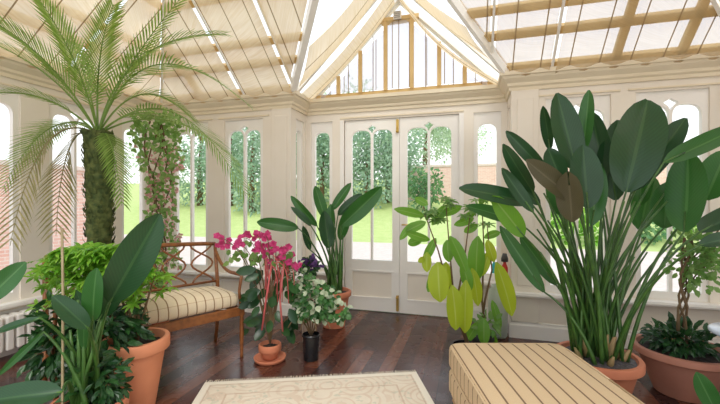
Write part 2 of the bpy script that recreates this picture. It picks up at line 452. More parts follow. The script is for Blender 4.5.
# right-hand rule: direction x up = outward normal when walking with the room on the ... (checked below)
# walking +X along the front wall, d x up = -Y (into the room), so offsets out of the room are negative w.
MxFL = wall('wall_front_left', (XL, YF), (BX0, YF), [(.17, .69, True), (.92, 1.44, True)])
MxRL = wall('wall_bay_left', (BX0, YF), (BX0, YB), [(.12, .34, False)], cut=(.1, 0))
MxB = wall('wall_bay', (BX0, YB), (BX1, YB), [(.06, .34, False), (BX1-BX0-.34, BX1-BX0-.06, False)], doors=(.49, 1.81))
MxRR = wall('wall_bay_right', (BX1, YB), (BX1, YF), [(.06, .28, False)], cut=(0, .1))
MxFR = wall('wall_front_right', (BX1, YF), (XR, YF), [(.30, .83, True), (1.02, 1.55, True)])
MxL = wall('wall_left', (XL, YBACK), (XL, YF), [(YF-YBACK-2.79-.0, YF-YBACK-2.27, True), (YF-YBACK-2.07, YF-YBACK-1.55, True), (YF-YBACK-1.32, YF-YBACK-.80, True), (YF-YBACK-.56, YF-YBACK-.22, False)])
MxR = wall('wall_right', (XR, YF), (XR, YBACK), [(.22, .56, False), (.80, 1.32, True), (1.55, 2.07, True), (2.3, 2.82, True)])

# sill / cornice / skirting swept along the room's inner faces
def sweep(name, path, prof, mat, k=None):
    b = MB(); n = len(path); m = len(prof)
    pts = [V((x, y, 0)) for x, y in path]
    for i, p in enumerate(pts):
        def nrm(a, c): d = (c-a).normalized(); return d.cross(V((0, 0, 1)))   # into the room
        if i == 0: o = nrm(pts[0], pts[1])
        elif i == n-1: o = nrm(pts[-2], pts[-1])
        else:
            n1, n2 = nrm(pts[i-1], p), nrm(p, pts[i+1]); o = (n1+n2); o = o/ (o.dot(n1))
        for a, z in prof: b.v.append(p+o*a+V((0, 0, z)))
    for i in range(n-1):
        for j in range(m):
            b.face((i*m+j, i*m+(j+1) % m, (i+1)*m+(j+1) % m, (i+1)*m+j))
    b.face(list(range(m))); b.face([(n-1)*m+j for j in range(m)][::-1])
    return struct(b.build(name, mat))
full = [(XL, YBACK), (XL, YF), (BX0, YF), (BX0, YB), (BX1, YB), (BX1, YF), (XR, YF), (XR, YBACK)]
sweep('trim_1', full, [(0, 2.33), (.018, 2.33), (.018, 2.36), (.035, 2.375), (.035, 2.40), (.075, 2.435), (.085, 2.455), (.105, 2.46), (.105, 2.50), (0, 2.50)], M['cornice'])
sillp = [(0, .405), (.085, .405), (.09, .42), (.085, .44), (0, .44)]
sweep('trim_2', [(XL, YBACK), (XL, YF), (BX0, YF), (BX0, YB), (BX0+.42, YB)], sillp, M['paint_white'])
sweep('trim_3', [(BX1-.42, YB), (BX1, YB), (BX1, YF), (XR, YF), (XR, YBACK)], sillp, M['paint_white'])
skp = [(0, 0), (.02, 0), (.02, .12), (.012, .135), (.012, .15), (0, .155)]
sweep('baseboard_left', [(XL, YBACK), (XL, YF), (BX0, YF), (BX0, YB), (BX0+.49, YB)], skp, M['paint_white'])
sweep('baseboard_right', [(BX1-.49, YB), (BX1, YB), (BX1, YF), (XR, YF), (XR, YBACK)], skp, M['paint_white'])
ntrim = [3]
def trim(b, mat, bevel=0):
    ntrim[0] += 1
    return struct(b.build('trim_%d' % ntrim[0], mat, bevel=bevel))
# fine head moulding above the windows and pilasters at the bay corners
for (Mx, u0, u1) in ((MxFL, .08, .76), (MxFL, .85, 1.52), (MxFR, .24, .90), (MxFR, .96, 1.62), (MxL, 3.14, 3.78), (MxL, 3.88, 4.54), (MxB, .44, 1.86)):
    b = MB(); b.box(u0, u1, HEAD+.02, HEAD+.034, .0, .014, Mx)
    trim(b, M['cornice'])
for x0, x1 in ((BX0-.24, BX0-.0), (BX1+.0, BX1+.24)):
    b = MB()
    b.box(x0, x1, YF-.02, YF, .155, 2.33)
    b.box(x0+.05, x1-.05, YF-.032, YF-.02, .5, 2.25)
    trim(b, M['paint'], .004)
for Mx, us in ((MxFL, ((.10, .76), (.86, 1.50))), (MxL, ((3.1, 3.78), (3.9, 4.5)))):   # dado panels
    for u0, u1 in us:
        b = MB(); t = .022
        for r in ((u0, u1, .20, .20+t), (u0, u1, .37-t, .37), (u0, u0+t, .2+t, .37-t), (u1-t, u1, .2+t, .37-t)):
            b.box(r[0], r[1], r[2], r[3], 0, .012, Mx)
        trim(b, M['paint_white'])

# doors
dm = .61 + .04
def door(n, u0, u1):
    e = bpy.data.objects.new('door_%d' % n, None); COL.objects.link(e); struct(e)
    e.location = MxB @ V(((u0+u1)/2, 0, -.04))
    mm = MxB @ Matrix.Translation((0, 0, -.045))
    st = .085; a0, a1 = u0+st, u1-st; c = (u0+u1)/2
    kite = [(c, LT-.05), (c+.02, LT-.01), (c+.055, LT+.022), (c+.03, LT+.035), (c, LT+.058), (c-.03, LT+.035), (c-.055, LT+.022), (c-.02, LT-.01)]
    plate('door_leaf', rect(u0+.002, u1-.002, .01, HEAD-.003), [lancet(a0, c-.012, .60, LS, LT), lancet(c+.012, a1, .60, LS, LT), kite, rect(a0-.01, a1+.01, .15, .48)], .045, mm, M['paint_white'], e)
    g = MB(); g.v = [mm @ V((x, y, 0)) for x, y in rect(a0-.01, a1+.01, .58, LT+.07)]; g.face((0, 1, 2, 3)); g.build('door_pane', M['glass'], e)
    g = MB(); g.box(a0-.02, a1+.02, .14, .49, -.008, .006, mm)
    g.build('door_panel', M['paint'], e)
    g = MB(); t = .018
    for r in ((a0-.01, a1+.01, .15, .15+t), (a0-.01, a1+.01, .48-t, .48), (a0-.01, a0+.008, .15+t, .48-t), (a1-.008, a1+.01, .15+t, .48-t)):
        g.box(*r, .006, .028, mm)
    g.build('panel_moulding', M['paint_white'], e)
    return e, mm
d1, mm = door(1, .49, 1.15); d2, mm2 = door(2, 1.15, 1.81)
for v0, v1, kz in ((HEAD-.17, HEAD-.02, HEAD-.16), (.03, .21, .185)):
    g = MB(); g.box(1.112, 1.142, v0, v1, .0225, .034, mm); g.tube([mm @ V((1.127, v0, .04)), mm @ V((1.127, v1, .04))], .008)
    o = g.build('bolt', M['brass'], d1)
    g = MB(); g.lathe([(.001, -.016), (.014, -.01), (.017, 0), (.014, .01), (.001, .016)], mm @ V((1.127, kz, .052)), 12); g.build('bolt_knob', M['brass'], o, True)
for d_, u in ((d2, 1.185),):
    g = MB(); g.tube([mm @ V((u, 1.02, .03)), mm @ V((u, 1.02, .07)), mm @ V((u+.09, 1.02, .07))], .008); g.build('handle', M['brass'], d_, True)
g = MB()
for u in (.465, 1.835): g.box(u-.025, u+.025, 0, HEAD, -.01, .014, MxB)
trim(g, M['paint_white'])

# ------------------------------------------------------------------ roof
PT = .795; XM = (XL+XR)/2; BM = (BX0+BX1)/2
RUN = (XR-XL)/2; RZ = EAVE+PT*RUN; BZ = EAVE+(BX1-BX0)/2; VY = YF-(BZ-EAVE)/PT
g = MB()
g.v = [V(p) for p in ((XL, YF, EAVE), (BX0, YF, EAVE), (BM, VY, BZ), (BX1, YF, EAVE), (XR, YF, EAVE), (XM, YF-RUN, RZ), (XM, YBACK, RZ), (XL, YBACK, EAVE), (XR, YBACK, EAVE), (BX0, YB, EAVE), (BX1, YB, EAVE), (BM, YB, BZ))]
for f in ((0, 1, 2, 5), (2, 3, 4, 5), (0, 5, 6, 7), (5, 4, 8, 6), (1, 9, 11, 2), (3, 2, 11, 10)): g.face(f)
for i in range(len(g.v)): g.v[i] = g.v[i]+V((0, 0, .06))
struct(g.build('ceiling', M['glass']))
def fpt(x, s, off=0):      # front slope
    n = V((0, -PT, -1)).normalized(); return V((x, YF-s, EAVE+PT*s))+n*off
def lpt(y, s, off=0):      # left slope
    n = V((PT, 0, -1)).normalized(); return V((XL+s, y, EAVE+PT*s))+n*off
def rpt(y, s, off=0):
    n = V((-PT, 0, -1)).normalized(); return V((XR-s, y, EAVE+PT*s))+n*off
nF, nL, nR = V((0, PT, 1)), V((-PT, 0, 1)), V((PT, 0, 1))
def smin(x): return (x-BX0)/PT if BX0 < x <= BM else ((BX1-x)/PT if BM < x < BX1 else 0)
def smax(x): return min(x-XL, XR-x)
# hips and valleys and white rafters below the blinds
for a, c, w in (((XL, YF, EAVE), (XM, YF-RUN, RZ), .028), ((XR, YF, EAVE), (XM, YF-RUN, RZ), .028), ((BX0, YF, EAVE), (BM, VY, BZ), .06), ((BX1, YF, EAVE), (BM, VY, BZ), .035)):
    g = MB(); g.bar(V(a)+V((0, 0, -.02)), V(c)+V((0, 0, -.02)), w, .10); trim(g, M['rafter'])
for x in (-2.5, -1.86, .17, .69):
    g = MB(); g.bar(fpt(x, smin(x), .03), fpt(x, smax(x)-.02, .03), .02, .03, nF); trim(g, M['rafter'])
for y in (2.6, 1.3, 0.0):
    for fn, nn in ((lpt, nL), (rpt, nR)):
        g = MB(); g.bar(fn(y, 0, .03), fn(y, min(YF-y, RUN), .03), .02, .03, nn); trim(g, M['rafter'])
g = MB(); g.bar((XM, YF-RUN, RZ), (XM, YBACK, RZ), .08, .12); trim(g, M['rafter'])
g = MB(); g.bar((BM, YB, BZ-.01), (BM, VY, BZ-.01), .05, .08); trim(g, M['rafter'])
# structural tan timbers above the blinds
for x in (-3.12, 1.2, 1.68, -.5, -1.2):
    g = MB(); g.bar(fpt(x, smin(x), -.02), fpt(x, smax(x), -.02), .06, .05, nF); trim(g, M['tan_wood'])
for s in (.06, .32, .50, .86, 1.22, 1.58, 2.0, 2.5):
    for x0, x1 in ((XL+s, min(BX0+s*PT, BM)), (max(BX1-s*PT, BM), XR-s)):
        if x1-x0 < .1: continue
        g = MB(); g.bar(fpt(x0, s, -.02), fpt(x1, s, -.02), .07, .05, nF); trim(g, M['tan_wood'])
    for fn, nn in ((lpt, nL), (rpt, nR)):
        g = MB(); g.bar(fn(YF-s, s, -.02), fn(YBACK, s, -.02), .06, .05, nn); trim(g, M['tan_wood'])
# blinds
def slope_blind(fn, x0, x1, lo, hi, mat, label, name='roof_blind', nrm_off=.07, flip=False):
    g = MB(); nx = max(4, int((x1-x0)/.235*6)); ns = 8
    for i in range(nx+1):
        x = x0+(x1-x0)*i/nx
        a, c = lo(x)+(.0 if lo(x) == 0 else .06), max(hi(x)-.055, lo(x)+.07)
        for j in range(ns+1):
            s = a+(c-a)*j/ns
            f = (x/.235) % 1.0
            sag = .028*(abs(sin(pi*(f-.5))))**1.2
            g.v.append(fn(x, s, nrm_off+sag-.02))
    for i in range(nx):
        for j in range(ns):
            q = (i*(ns+1)+j, (i+1)*(ns+1)+j, (i+1)*(ns+1)+j+1, i*(ns+1)+j+1)
            xs = (x0+(x1-x0)*i/nx, x0+(x1-x0)*(i+1)/nx)
            g.face(q, [(xs[0], j*.3), (xs[1], j*.3), (xs[1], j*.3+.3), (xs[0], j*.3+.3)])
    o = g.build(name, mat, smooth=True)
    return tag(o, label, 'blind', 'pleated roof blinds')
z0 = lambda x: 0.0
slope_blind(fpt, XL+.06, -2.525, z0, smax, M['blind'], 'beige woven roof blind above the climbing vine, by the left front corner')
slope_blind(fpt, -2.475, -1.885, z0, lambda x: smax(x), M['blind'], 'narrow beige roof blind between two white rafters left of the gable')
slope_blind(fpt, -1.84, BM, smin, smax, M['blind'], 'beige roof blind just left of the gable, tapering down to a valley')
slope_blind(fpt, BM, .145, smin, smax, M['blind_open'], 'open weave roof blind just right of the gable, tapering to a valley')
slope_blind(fpt, .195, .665, smin, smax, M['blind_open'], 'open weave roof blind between two white rafters right of the gable')
slope_blind(fpt, .715, XR-.06, z0, smax, M['blind_open'], 'wide open weave roof blind above the big potted paddle plant')
hy = lambda y: min(YF-y, RUN)-.02
for i, (a, c) in enumerate(((2.62, YF-.06), (1.32, 2.58), (.02, 1.28))):
    slope_blind(lpt, a, c, z0, hy, M['blind'], ['beige roof blind above the palm, on the left hand slope', 'beige roof blind on the left slope at the photo\'s left edge', 'beige roof blind on the left slope, nearest the camera'][i])
    slope_blind(rpt, a, c, z0, hy, M['blind_open'] if i == 0 else M['blind'], ['roof blind on the right hand slope beyond the right corner hip', 'roof blind on the right hand slope beside the camera', 'roof blind on the right slope, nearest the camera'][i])
# bay slopes (rise across x, blinds run parallel to the gable rake)
def bay(side, y, t, off=0):
    h = (BX1-BX0)/2
    x = BX0+h*t if side < 0 else BX1-h*t
    n = V((1 if side < 0 else -1, 0, -1)).normalized()
    return V((x, y, EAVE+h*t))+n*off
def bay_blind(side, ya, yb, label, mat, sagk):
    g = MB(); ns, ny = 14, 4
    tmin = lambda y: 0 if y >= YF else min(.98, (YF-y)*PT/((BX1-BX0)/2))
    for i in range(ny+1):
        y = ya+(yb-ya)*i/ny; t0 = tmin(y)+.03
        for j in range(ns+1):
            t = t0+(.93-t0)*j/ns
            g.v.append(bay(side, y, t, .05+sagk*sin(pi*(t-t0)/(.94-t0))+.02*sin(pi*i/ny)))
    for i in range(ny):
        for j in range(ns):
            u = [(ya+(yb-ya)*(i+a)/ny, (j+c)*.1) for a, c in ((0, 0), (1, 0), (1, 1), (0, 1))]
            g.face((i*(ns+1)+j, (i+1)*(ns+1)+j, (i+1)*(ns+1)+j+1, i*(ns+1)+j+1), u)
    return tag(g.build('bay_blind', mat, smooth=True), label, 'blind', 'blinds on the little bay roof')
bay_blind(-1, 3.93, 4.22, 'beige bay roof blind next to the left rake of the gable window', M['blind'], .05)
bay_blind(-1, 3.45, 3.80, 'beige bay roof blind set back from the gable window, on its left', M['blind'], .05)
bay_blind(1, 4.07, 4.23, 'narrow beige sagging blind along the right rake of the gable window', M['blind'], .09)
bay_blind(1, 3.45, 3.72, 'beige bay roof blind set back from the gable window, on its right', M['blind'], .04)
for side in (-1, 1):
    for y in (4.24, 3.86):
        g = MB(); g.bar(bay(side, y, 0 if y > YF else .03, .02), bay(side, y, 1, .02), .045, .06, V((0, 1, 0)) if False else V((-1 if side < 0 else 1, 0, 1))); trim(g, M['rafter'])
# gable
gw = bpy.data.objects.new('window_gable', None); COL.objects.link(gw); struct(gw); gw.location = (BM, YB, EAVE); gw.name = 'window_%d' % (nwin[0]+1)
mg = MxB @ Matrix.Translation((0, 0, -.03)); h = (BX1-BX0)/2
plate('window_frame', [(0, EAVE), (2*h, EAVE), (h, BZ)], [[(.16, EAVE+.07), (2*h-.16, EAVE+.07), (h, BZ-.09)]], .05, mg, M['rafter'], gw)
g = MB(); g.v = [mg @ V(p) for p in ((.1, EAVE+.04, 0), (2*h-.1, EAVE+.04, 0), (h, BZ-.05, 0))]; g.face((0, 1, 2)); g.build('window_pane', M['glass'], gw)
for u in (-.72, -.45, -.15, .15, .45, .72):
    g = MB(); top = min(BZ-.13-abs(u)-.02, EAVE+.87); w = .022
    g.box(h+u-w, h+u+w, EAVE+.07, top, .055, .08, mg); g.build('glazing_bar', M['tan_wood'], gw)
for u in (-.83, -.6, -.3, 0, .3, .6, .83):
    g = MB(); top = min(BZ-.14-abs(u), EAVE+.87); g.box(h+u-.004, h+u+.004, EAVE+.07, top, .052, .06, mg); g.build('glazing_bead', M['brown_line'], gw)
g = MB(); g.box(h-.23, h+.23, EAVE+.85, EAVE+.89, -.03, .085, mg); g.build('transom', M['tan_wood'], gw)
g = MB(); g.box(.12, 2*h-.12, EAVE+.05, EAVE+.085, -.02, .03, mg); g.build('transom', M['tan_wood'], gw)
g = MB(); nx = 24
for i in range(nx+1):
    u = .2+(2*h-.4)*i/nx; top = min(BZ-.2-abs(u-h), EAVE+.85)
    for v in (EAVE+.09, top): g.v.append(MxB @ V((u, v, .012+.008*cos(i*pi/3))))
for i in range(nx):
    g.face((2*i, 2*i+2, 2*i+3, 2*i+1), [((2*h)*i/nx, 0), (2*h*(i+1)/nx, 0), (2*h*(i+1)/nx, .8), (2*h*i/nx, .8)])
tag(g.build('gable_blind', M['sheer'], smooth=True), 'sheer pale blind hanging across the gable window above the doors', 'blind')
bx = thing('vent_box', 'small grey box fixed at the peak of the gable window', 'box', (BM-.02, YB-.045, BZ-.30))
g = MB(); g.box(BM-.055, BM+.035, YB-.075, YB-.03, BZ-.30, BZ-.21); g.build('casing', M['paint'], bx, bevel=.005)
g = MB()
for k in range(4): g.box(BM-.045, BM+.025, YB-.082, YB-.075, BZ-.29+k*.02, BZ-.28+k*.02)
g.build('grille', M['grey_plastic'], bx)

# ------------------------------------------------------------------ rug
rc = (P(322, 200, 2.76)); rug_d = 2.76
th = radians(16.5-2.0)
c0 = P(204, 200, 2.69); c1 = P(417, 200, 2.86)
ux = (c1-c0); ux.z = 0; ang = math.atan2(ux.y, ux.x); ux.normalize(); uy = V((-ux.y, ux.x, 0))
mid = (c0+c1)/2 - uy*1.15; mid.z = .0
t = thing('rug', 'faded cream patterned rug lying on the dark floorboards', 'rug', mid, ang)
def loc(o, x, y, z): return world_of(o) @ V((x, y, z))
g = MB(); g.box(-.765, .765, -1.15, 1.15, .001, .011, world_of(t)); g.build('rug_pile', M['rug'], t, bevel=.003)
g = MB()
for s in (-1, 1):
    for k in range(110):
        x = -.76+1.52*k/109
        a = loc(t, x, s*1.15, .006); g.bar(a, loc(t, x+random.uniform(-.006, .006), s*(1.185+random.random()*.01), .003), .006, .003)
g.build('fringe', M['fringe'], t)['kind'] = 'stuff'

# ------------------------------------------------------------------ ottoman
rz = radians(16.5)
oc = G(360, 1.0); oc = V((0, 0, 0))
fwd, rgt = V((-S_, C_, 0)), V((C_, S_, 0))
cen = fwd*1.87+rgt*.885
t = thing('ottoman', 'gold and brown striped square ottoman with piped cushion top', 'ottoman', cen, rz)
def soft_box(Mw, hx, hy, z0, z1, puff, nx=14, ny=14, nz=4, r=.04):
    """rounded, slightly crowned upholstered block with UV stripes across x"""
    g = MB()
    def put(x, y, z):
        # round edges
        ex = max(0, abs(x)-(hx-r)); ey = max(0, abs(y)-(hy-r)); zc = (z0+z1)/2; hz = (z1-z0)/2; ez = max(0, abs(z-zc)-(hz-r))
        l = sqrt(ex*ex+ey*ey+ez*ez)
        if l > r:
            k = r/l
            x = math.copysign(hx-r+ex*k, x) if ex else x
            y = math.copysign(hy-r+ey*k, y) if ey else y
            z = zc+math.copysign(hz-r+ez*k, z-zc) if ez else z
        cr = (1-(x/hx)**4)*(1-(y/hy)**4)
        if z > zc: z += puff*max(cr, 0)
        return Mw @ V((x, y, z))
    def grid(fn, a, bn, uvf, flip):
        k = len(g.v)
        for i in range(a+1):
            for j in range(bn+1): g.v.append(put(*fn(i/a, j/bn)))
        for i in range(a):
            for j in range(bn):
                q = [(i, j), (i+1, j), (i+1, j+1), (i, j+1)]
                if flip: q = q[::-1]
                g.face([k+x*(bn+1)+y for x, y in q], [uvf(*fn(x/a, y/bn)) for x, y in q])
    L = lambda t_: -1+2*t_
    grid(lambda u, v: (L(u)*hx, L(v)*hy, z1), nx*2, ny*2, lambda x, y, z: (x, y), False)
    grid(lambda u, v: (L(u)*hx, L(v)*hy, z0), nx, ny, lambda x, y, z: (x, y), True)
    for s in (-1, 1):
        grid(lambda u, v: (s*hx, L(u)*hy, z0+(z1-z0)*v), ny*2, 8, lambda x, y, z: (y+.01, z), s < 0)
        grid(lambda u, v: (L(u)*hx, s*hy, z0+(z1-z0)*v), nx*2, 8, lambda x, y, z: (x, z), s > 0)
    return g
Mw = world_of(t)
soft_box(Mw, .345, .47, .275, .425, .012, r=.035).build('cushion', M['ottoman'], t, True)
soft_box(Mw, .345, .47, .13, .27, 0, r=.025).build('upholstered_base', M['ottoman'], t, True)
for zz in (.415, .285):
    g = MB(); pts = []
    for k in range(41):
        a = 2*pi*k/40; x, y = cos(a), sin(a)
        e = .18
        pts.append(loc(t, .343*math.copysign(abs(x)**e, x), .468*math.copysign(abs(y)**e, y), zz))
    g.tube(pts, .006, 6); g.build('piping', M['ottoman'], t, True)
g = MB(); g.box(-.325, .325, -.45, .45, .10, .135, Mw); g.build('frame', M['wood_pale'], t, bevel=.004)
for sx in (-1, 1):
    for sy in (-1, 1):
        g = MB(); x, y = sx*.30, sy*.42
        g.lathe([(.026, .10), (.03, .09), (.02, .07), (.024, .05), (.015, .0)], loc(t, x, y, 0), 14); g.build('leg', M['wood_pale'], t, True)

# ------------------------------------------------------------------ settee
fr = G(245, 3.147); fr = fwd*3.147+rgt*-.952
Ld = (rgt*-.70+fwd*-.72).normalized()     # along the seat, towards the left
Bd = V((Ld.y, -Ld.x, 0))
if Bd.dot(fwd) < 0: Bd = -Bd
SW, SD = 1.25, .47
cen = fr+Ld*SW/2+Bd*SD/2
ang = math.atan2(-Ld.y, -Ld.x)
t = thing('settee', 'honey wood settee with looped open back and checked cream seat', 'settee', cen, ang)
# local: +x to the right-hand end, +y to the back
HX, HY = SW/2, SD/2
T = lambda x, y, z: loc(t, x, y, z)
prof = [(.0, .35), (.3, .30), (.5, .2), (1.0, 0)]
for sx in (-1, 1):
    g = MB(); x, y = sx*(HX-.02), -HY+.02
    g.lathe([(.019, .42), (.019, .37), (.024, .36), (.016, .34), (.018, .2), (.012, .03), (.015, .01), (.012, 0)], T(x, y, 0), 12); g.build('leg', M['wood'], t, True)
    # rear leg sweeps up into the back post
    g = MB(); y = HY-.02
    g.tube([T(x, y+.05, 0), T(x, y+.02, .15), T(x, y, .38)], [.014, .016, .019], 8)
    g.build('leg', M['wood'], t, True)
    g = MB(); g.tube([T(x, y, .38), T(x, y+.01, .56), T(x, y+.06, .90)], [.019, .017, .015], 8); g.build('back_post', M['wood'], t, True)
    # arm
    g = MB(); g.tube(bez(T(x, HY+.02, .83), T(x, HY-.12, .66), T(x, -HY+.15, .68), 10)+[T(x, -HY+.02, .68)], .015, 8)
    g.build('arm', M['wood'], t, True)
    g = MB(); g.tube([T(x, -HY+.02, .68), T(x, -HY+.06, .54), T(x, -HY+.03, .41)], [.014, .012, .016], 8); g.build('arm_post', M['wood'], t, True)
g = MB(); g.box(-HX, HX, -HY, -HY+.035, .35, .42, world_of(t)); g.box(-HX, HX, HY-.035, HY, .35, .42, world_of(t))
g.box(-HX, -HX+.035, -HY+.035, HY-.035, .35, .42, world_of(t)); g.box(HX-.035, HX, -HY+.035, HY-.035, .35, .42, world_of(t))
g.build('seat_rail', M['wood'], t, bevel=.006)
g = MB(); pts = [T(-HX+.02+(SW-.04)*k/20, HY+.04, .90+.025*sin(pi*k/20)) for k in range(21)]; g.tube(pts, .018, 8); g.build('crest_rail', M['wood'], t, True)
g = MB(); g.tube([T(-HX+.02, HY-.01, .57), T(HX-.02, HY-.01, .57)], .012, 8); g.build('back_rail', M['wood'], t, True)
n = 5; w = (SW-.06)/n
for k in range(n):
    x0 = -HX+.03+w*(k+.5)
    for s in (-1, 1):
        g = MB(); pts = []
        for q in range(13):
            u = q/12; z = .57+.335*u
            off = w*.80*cos(pi*u*2)        # two strands that cross and bow out: an hourglass of loops
            pts.append(T(x0+s*off*.5*(1) + s*w*.0, HY-.01+.05*u, z))
        g.tube(pts, .0085, 6); g.build('back_loop', M['wood'], t, True)
Mw = world_of(t)
soft_box(Mw, HX-.03, HY-.02, .415, .53, .04, nx=16, ny=8, r=.05).build('seat_cushion', M['settee_cloth'], t, True)

# ------------------------------------------------------------------ radiator
t = thing('radiator', 'white ribbed radiator under the left hand windows', 'radiator', (XL+.10, 2.0, 0))
for k in range(22):
    g = MB(); y = 1.0+k*.075
    g.box(XL+.04, XL+.16, y, y+.055, .08, .36); g.build('rib', M['paint_white'], t, bevel=.012)
g = MB(); g.tube([(XL+.1, .98, .11), (XL+.1, 2.66, .11)], .018); g.tube([(XL+.1, .98, .33), (XL+.1, 2.66, .33)], .018)
g.box(XL+.08, XL+.12, 1.1, 1.14, 0, .1); g.box(XL+.08, XL+.12, 2.5, 2.54, 0, .1); g.build('pipework', M['paint_white'], t)

# ------------------------------------------------------------------ pots
def pot(t, r, h, mat, base=.68, rim=.055, soil='soil', rr=1.07, soil_drop=.035, c=None):
    c = V(c) if c is not None else world_of(t).translation
    g = MB(); rb = r*base
    g.lathe([(rb*.9, 0), (rb, .004), (r*.94, h-rim), (r*rr*.97, h-rim), (r*rr, h-rim+.006), (r*rr, h-.008), (r*rr-.006, h), (r*.94, h), (r*.90, h-.02), (r*.88, h-soil_drop-.01)], c, 36)
    o = g.build('pot', mat, t, True); md = o.modifiers.new('e', 'EDGE_SPLIT'); md.split_angle = radians(50)
    g = MB(); k0 = len(g.v); n = 28; g.v.append(c+V((0, 0, h-soil_drop+.02)))
    rings = 5
    for i in range(1, rings+1):
        for j in range(n):
            a = 2*pi*j/n; q = r*.90*i/rings
            g.v.append(c+V((q*cos(a), q*sin(a), h-soil_drop+.02*(1-(i/rings)**2)+random.uniform(-.006, .006))))
    for j in range(n): g.face((0, 1+j, 1+(j+1) % n))
    for i in range(rings-1):
        for j in range(n): g.face((1+i*n+j, 1+(i+1)*n+j, 1+(i+1)*n+(j+1) % n, 1+i*n+(j+1) % n))
    g.build('soil', M[soil], t)

TOCAM = lambda p: (V((0, 0, 1.3))-V(p)).normalized()
def paddle(t, c, start, bpt, tip, wpx, d, mat='leaf_dark', arch=0, rstalk=.010, face=None, sag=.08):
    """one paddle leaf: blade with its long stalk as a sub-part"""
    w = wpx/F_PX*d
    f = face if face is not None else (TOCAM(bpt)+V((random.uniform(-.35, .35), random.uniform(-.35, .35), random.uniform(0, .5))))
    g = MB(); g.blade(bpt, tip, w, f, arch=arch, fold=.28, nseg=12, nx=6, wave=.03)
    lf = g.build('leaf', M[mat], t, True)
    g = MB(); m_ = (V(start)+V(bpt))/2; out = V(bpt)-V(start); out.z = 0
    ctrl = m_ + V((0, 0, out.length*.35)) - out*.18
    pts = bez(start, ctrl, bpt, 10)
    # stalk runs on as midrib
    pts += [V(bpt)+(V(tip)-V(bpt))*.25+f.normalized()*(-.004)]
    rad = [rstalk*1.5-(rstalk*1.0)*i/(len(pts)-1) for i in range(len(pts))]
    g.tube(pts, rad, 7); g.build('stalk', M['stalk'], lf, True)
    return lf

# --- large paddle plant on the right
D = 2.45; base = G(597, D)
t = thing('potted_bird_of_paradise', 'tallest large leaved paddle plant in terracotta pot behind the striped ottoman', 'potted plant', base)
pot(t, .235, .305, M['terracotta'], soil='slate', soil_drop=.02)
big = [  # base px, tip px, width, distance at blade, material
 ((577,172),(557,93),27,2.45,'leaf_dark'), ((583,152),(589,90),15,2.5,'leaf_mid'), ((604,178),(592,112),22,2.6,'leaf_dark'),
 ((626,192),(648,100),45,2.35,'leaf_dark'), ((632,190),(686,118),26,2.5,'leaf_dark'), ((652,160),(660,112),15,2.75,'leaf_mid'),
 ((664,162),(745,124),20,2.1,'leaf_mid'), ((684,232),(688,152),36,2.3,'leaf_mid'), ((664,228),(668,182),27,2.55,'leaf_mid'),
 ((531,203),(459,188),19,2.3,'leaf_dark'), ((533,192),(503,144),15,2.35,'leaf_dark'), ((546,172),(506,131),14,2.6,'leaf_dark'),
 ((533,212),(502,168),13,2.2,'leaf_dark'), ((576,200),(526,160),22,2.2,'leaf_brown'), ((562,182),(548,148),20,2.35,'leaf_dark'),
 ((588,208),(583,145),30,2.25,'leaf_dark'), ((568,172),(572,222),26,2.12,'leaf_brown'), ((524,236),(492,196),20,2.35,'lime_green'),
 ((550,150),(543,106),11,2.75,'leaf_dark'), ((544,292),(500,226),15,2.5,'leaf_mid'), ((616,200),(606,140),24,2.6,'leaf_dark'),
 ((700,232),(748,205),26,2.2,'leaf_dark'), ((706,200),(728,150),30,2.5,'leaf_mid'), ((540,205),(512,178),12,2.5,'leaf_dark'),
 ((600,190),(618,120),22,2.75,'leaf_dark'), ((640,205),(640,150),20,2.75,'leaf_mid'), ((560,215),(552,172),18,2.6,'leaf_mid'),
 ((700,245),(742,236),16,2.0,'leaf_dark'), ((556,285),(520,236),14,2.65,'leaf_mid'), ((518,222),(466,206),14,2.6,'leaf_mid'),
 ((640,230),(652,176),24,2.8,'leaf_mid'), ((592,225),(600,165),20,2.3,'leaf_mid')]
for i, (a, c, w, d, mt) in enumerate(big):
    ang_ = random.uniform(0, 2*pi); rr = random.uniform(.02, .13)
    bp = P(a[0], a[1], d)
    dirx = (bp-base); dirx.z = 0
    st = base+V((rr*cos(ang_), rr*sin(ang_), .285))+dirx*.10
    paddle(t, base, st, bp, P(c[0], c[1], d+random.uniform(-.12, .12)), w, d, mt, arch=random.uniform(-.04, .05), rstalk=.009)
for i in range(34):      # extra bare stalks and unopened spears in the crowded clump
    a = random.uniform(0, 2*pi); r0 = random.uniform(.02, .14); st = base+V((r0*cos(a), r0*sin(a), .28))
    px = 597+random.uniform(-62, 75); py = random.uniform(185, 265); en = P(px, py, random.uniform(2.3, 2.65))
    dv = en-st; dv.z = 0
    g = MB(); g.tube(bez(st, (st+en)/2-dv*.2+V((0, 0, .08)), en, 8), [.013-.008*k/8 for k in range(9)], 6)
    g.build('stalk', M['stalk'], t, True)
for i in range(16):
    a = random.uniform(0, 2*pi); r0 = random.uniform(.03, .13); st = base+V((r0*cos(a), r0*sin(a), .27)); en = st+V((cos(a)*.05, sin(a)*.05, random.uniform(.08, .2)))
    g = MB(); g.tube([st, (st+en)/2, en], [.022, .018, .006], 7); g.build('sheath', M['stalk_base'], t, True)

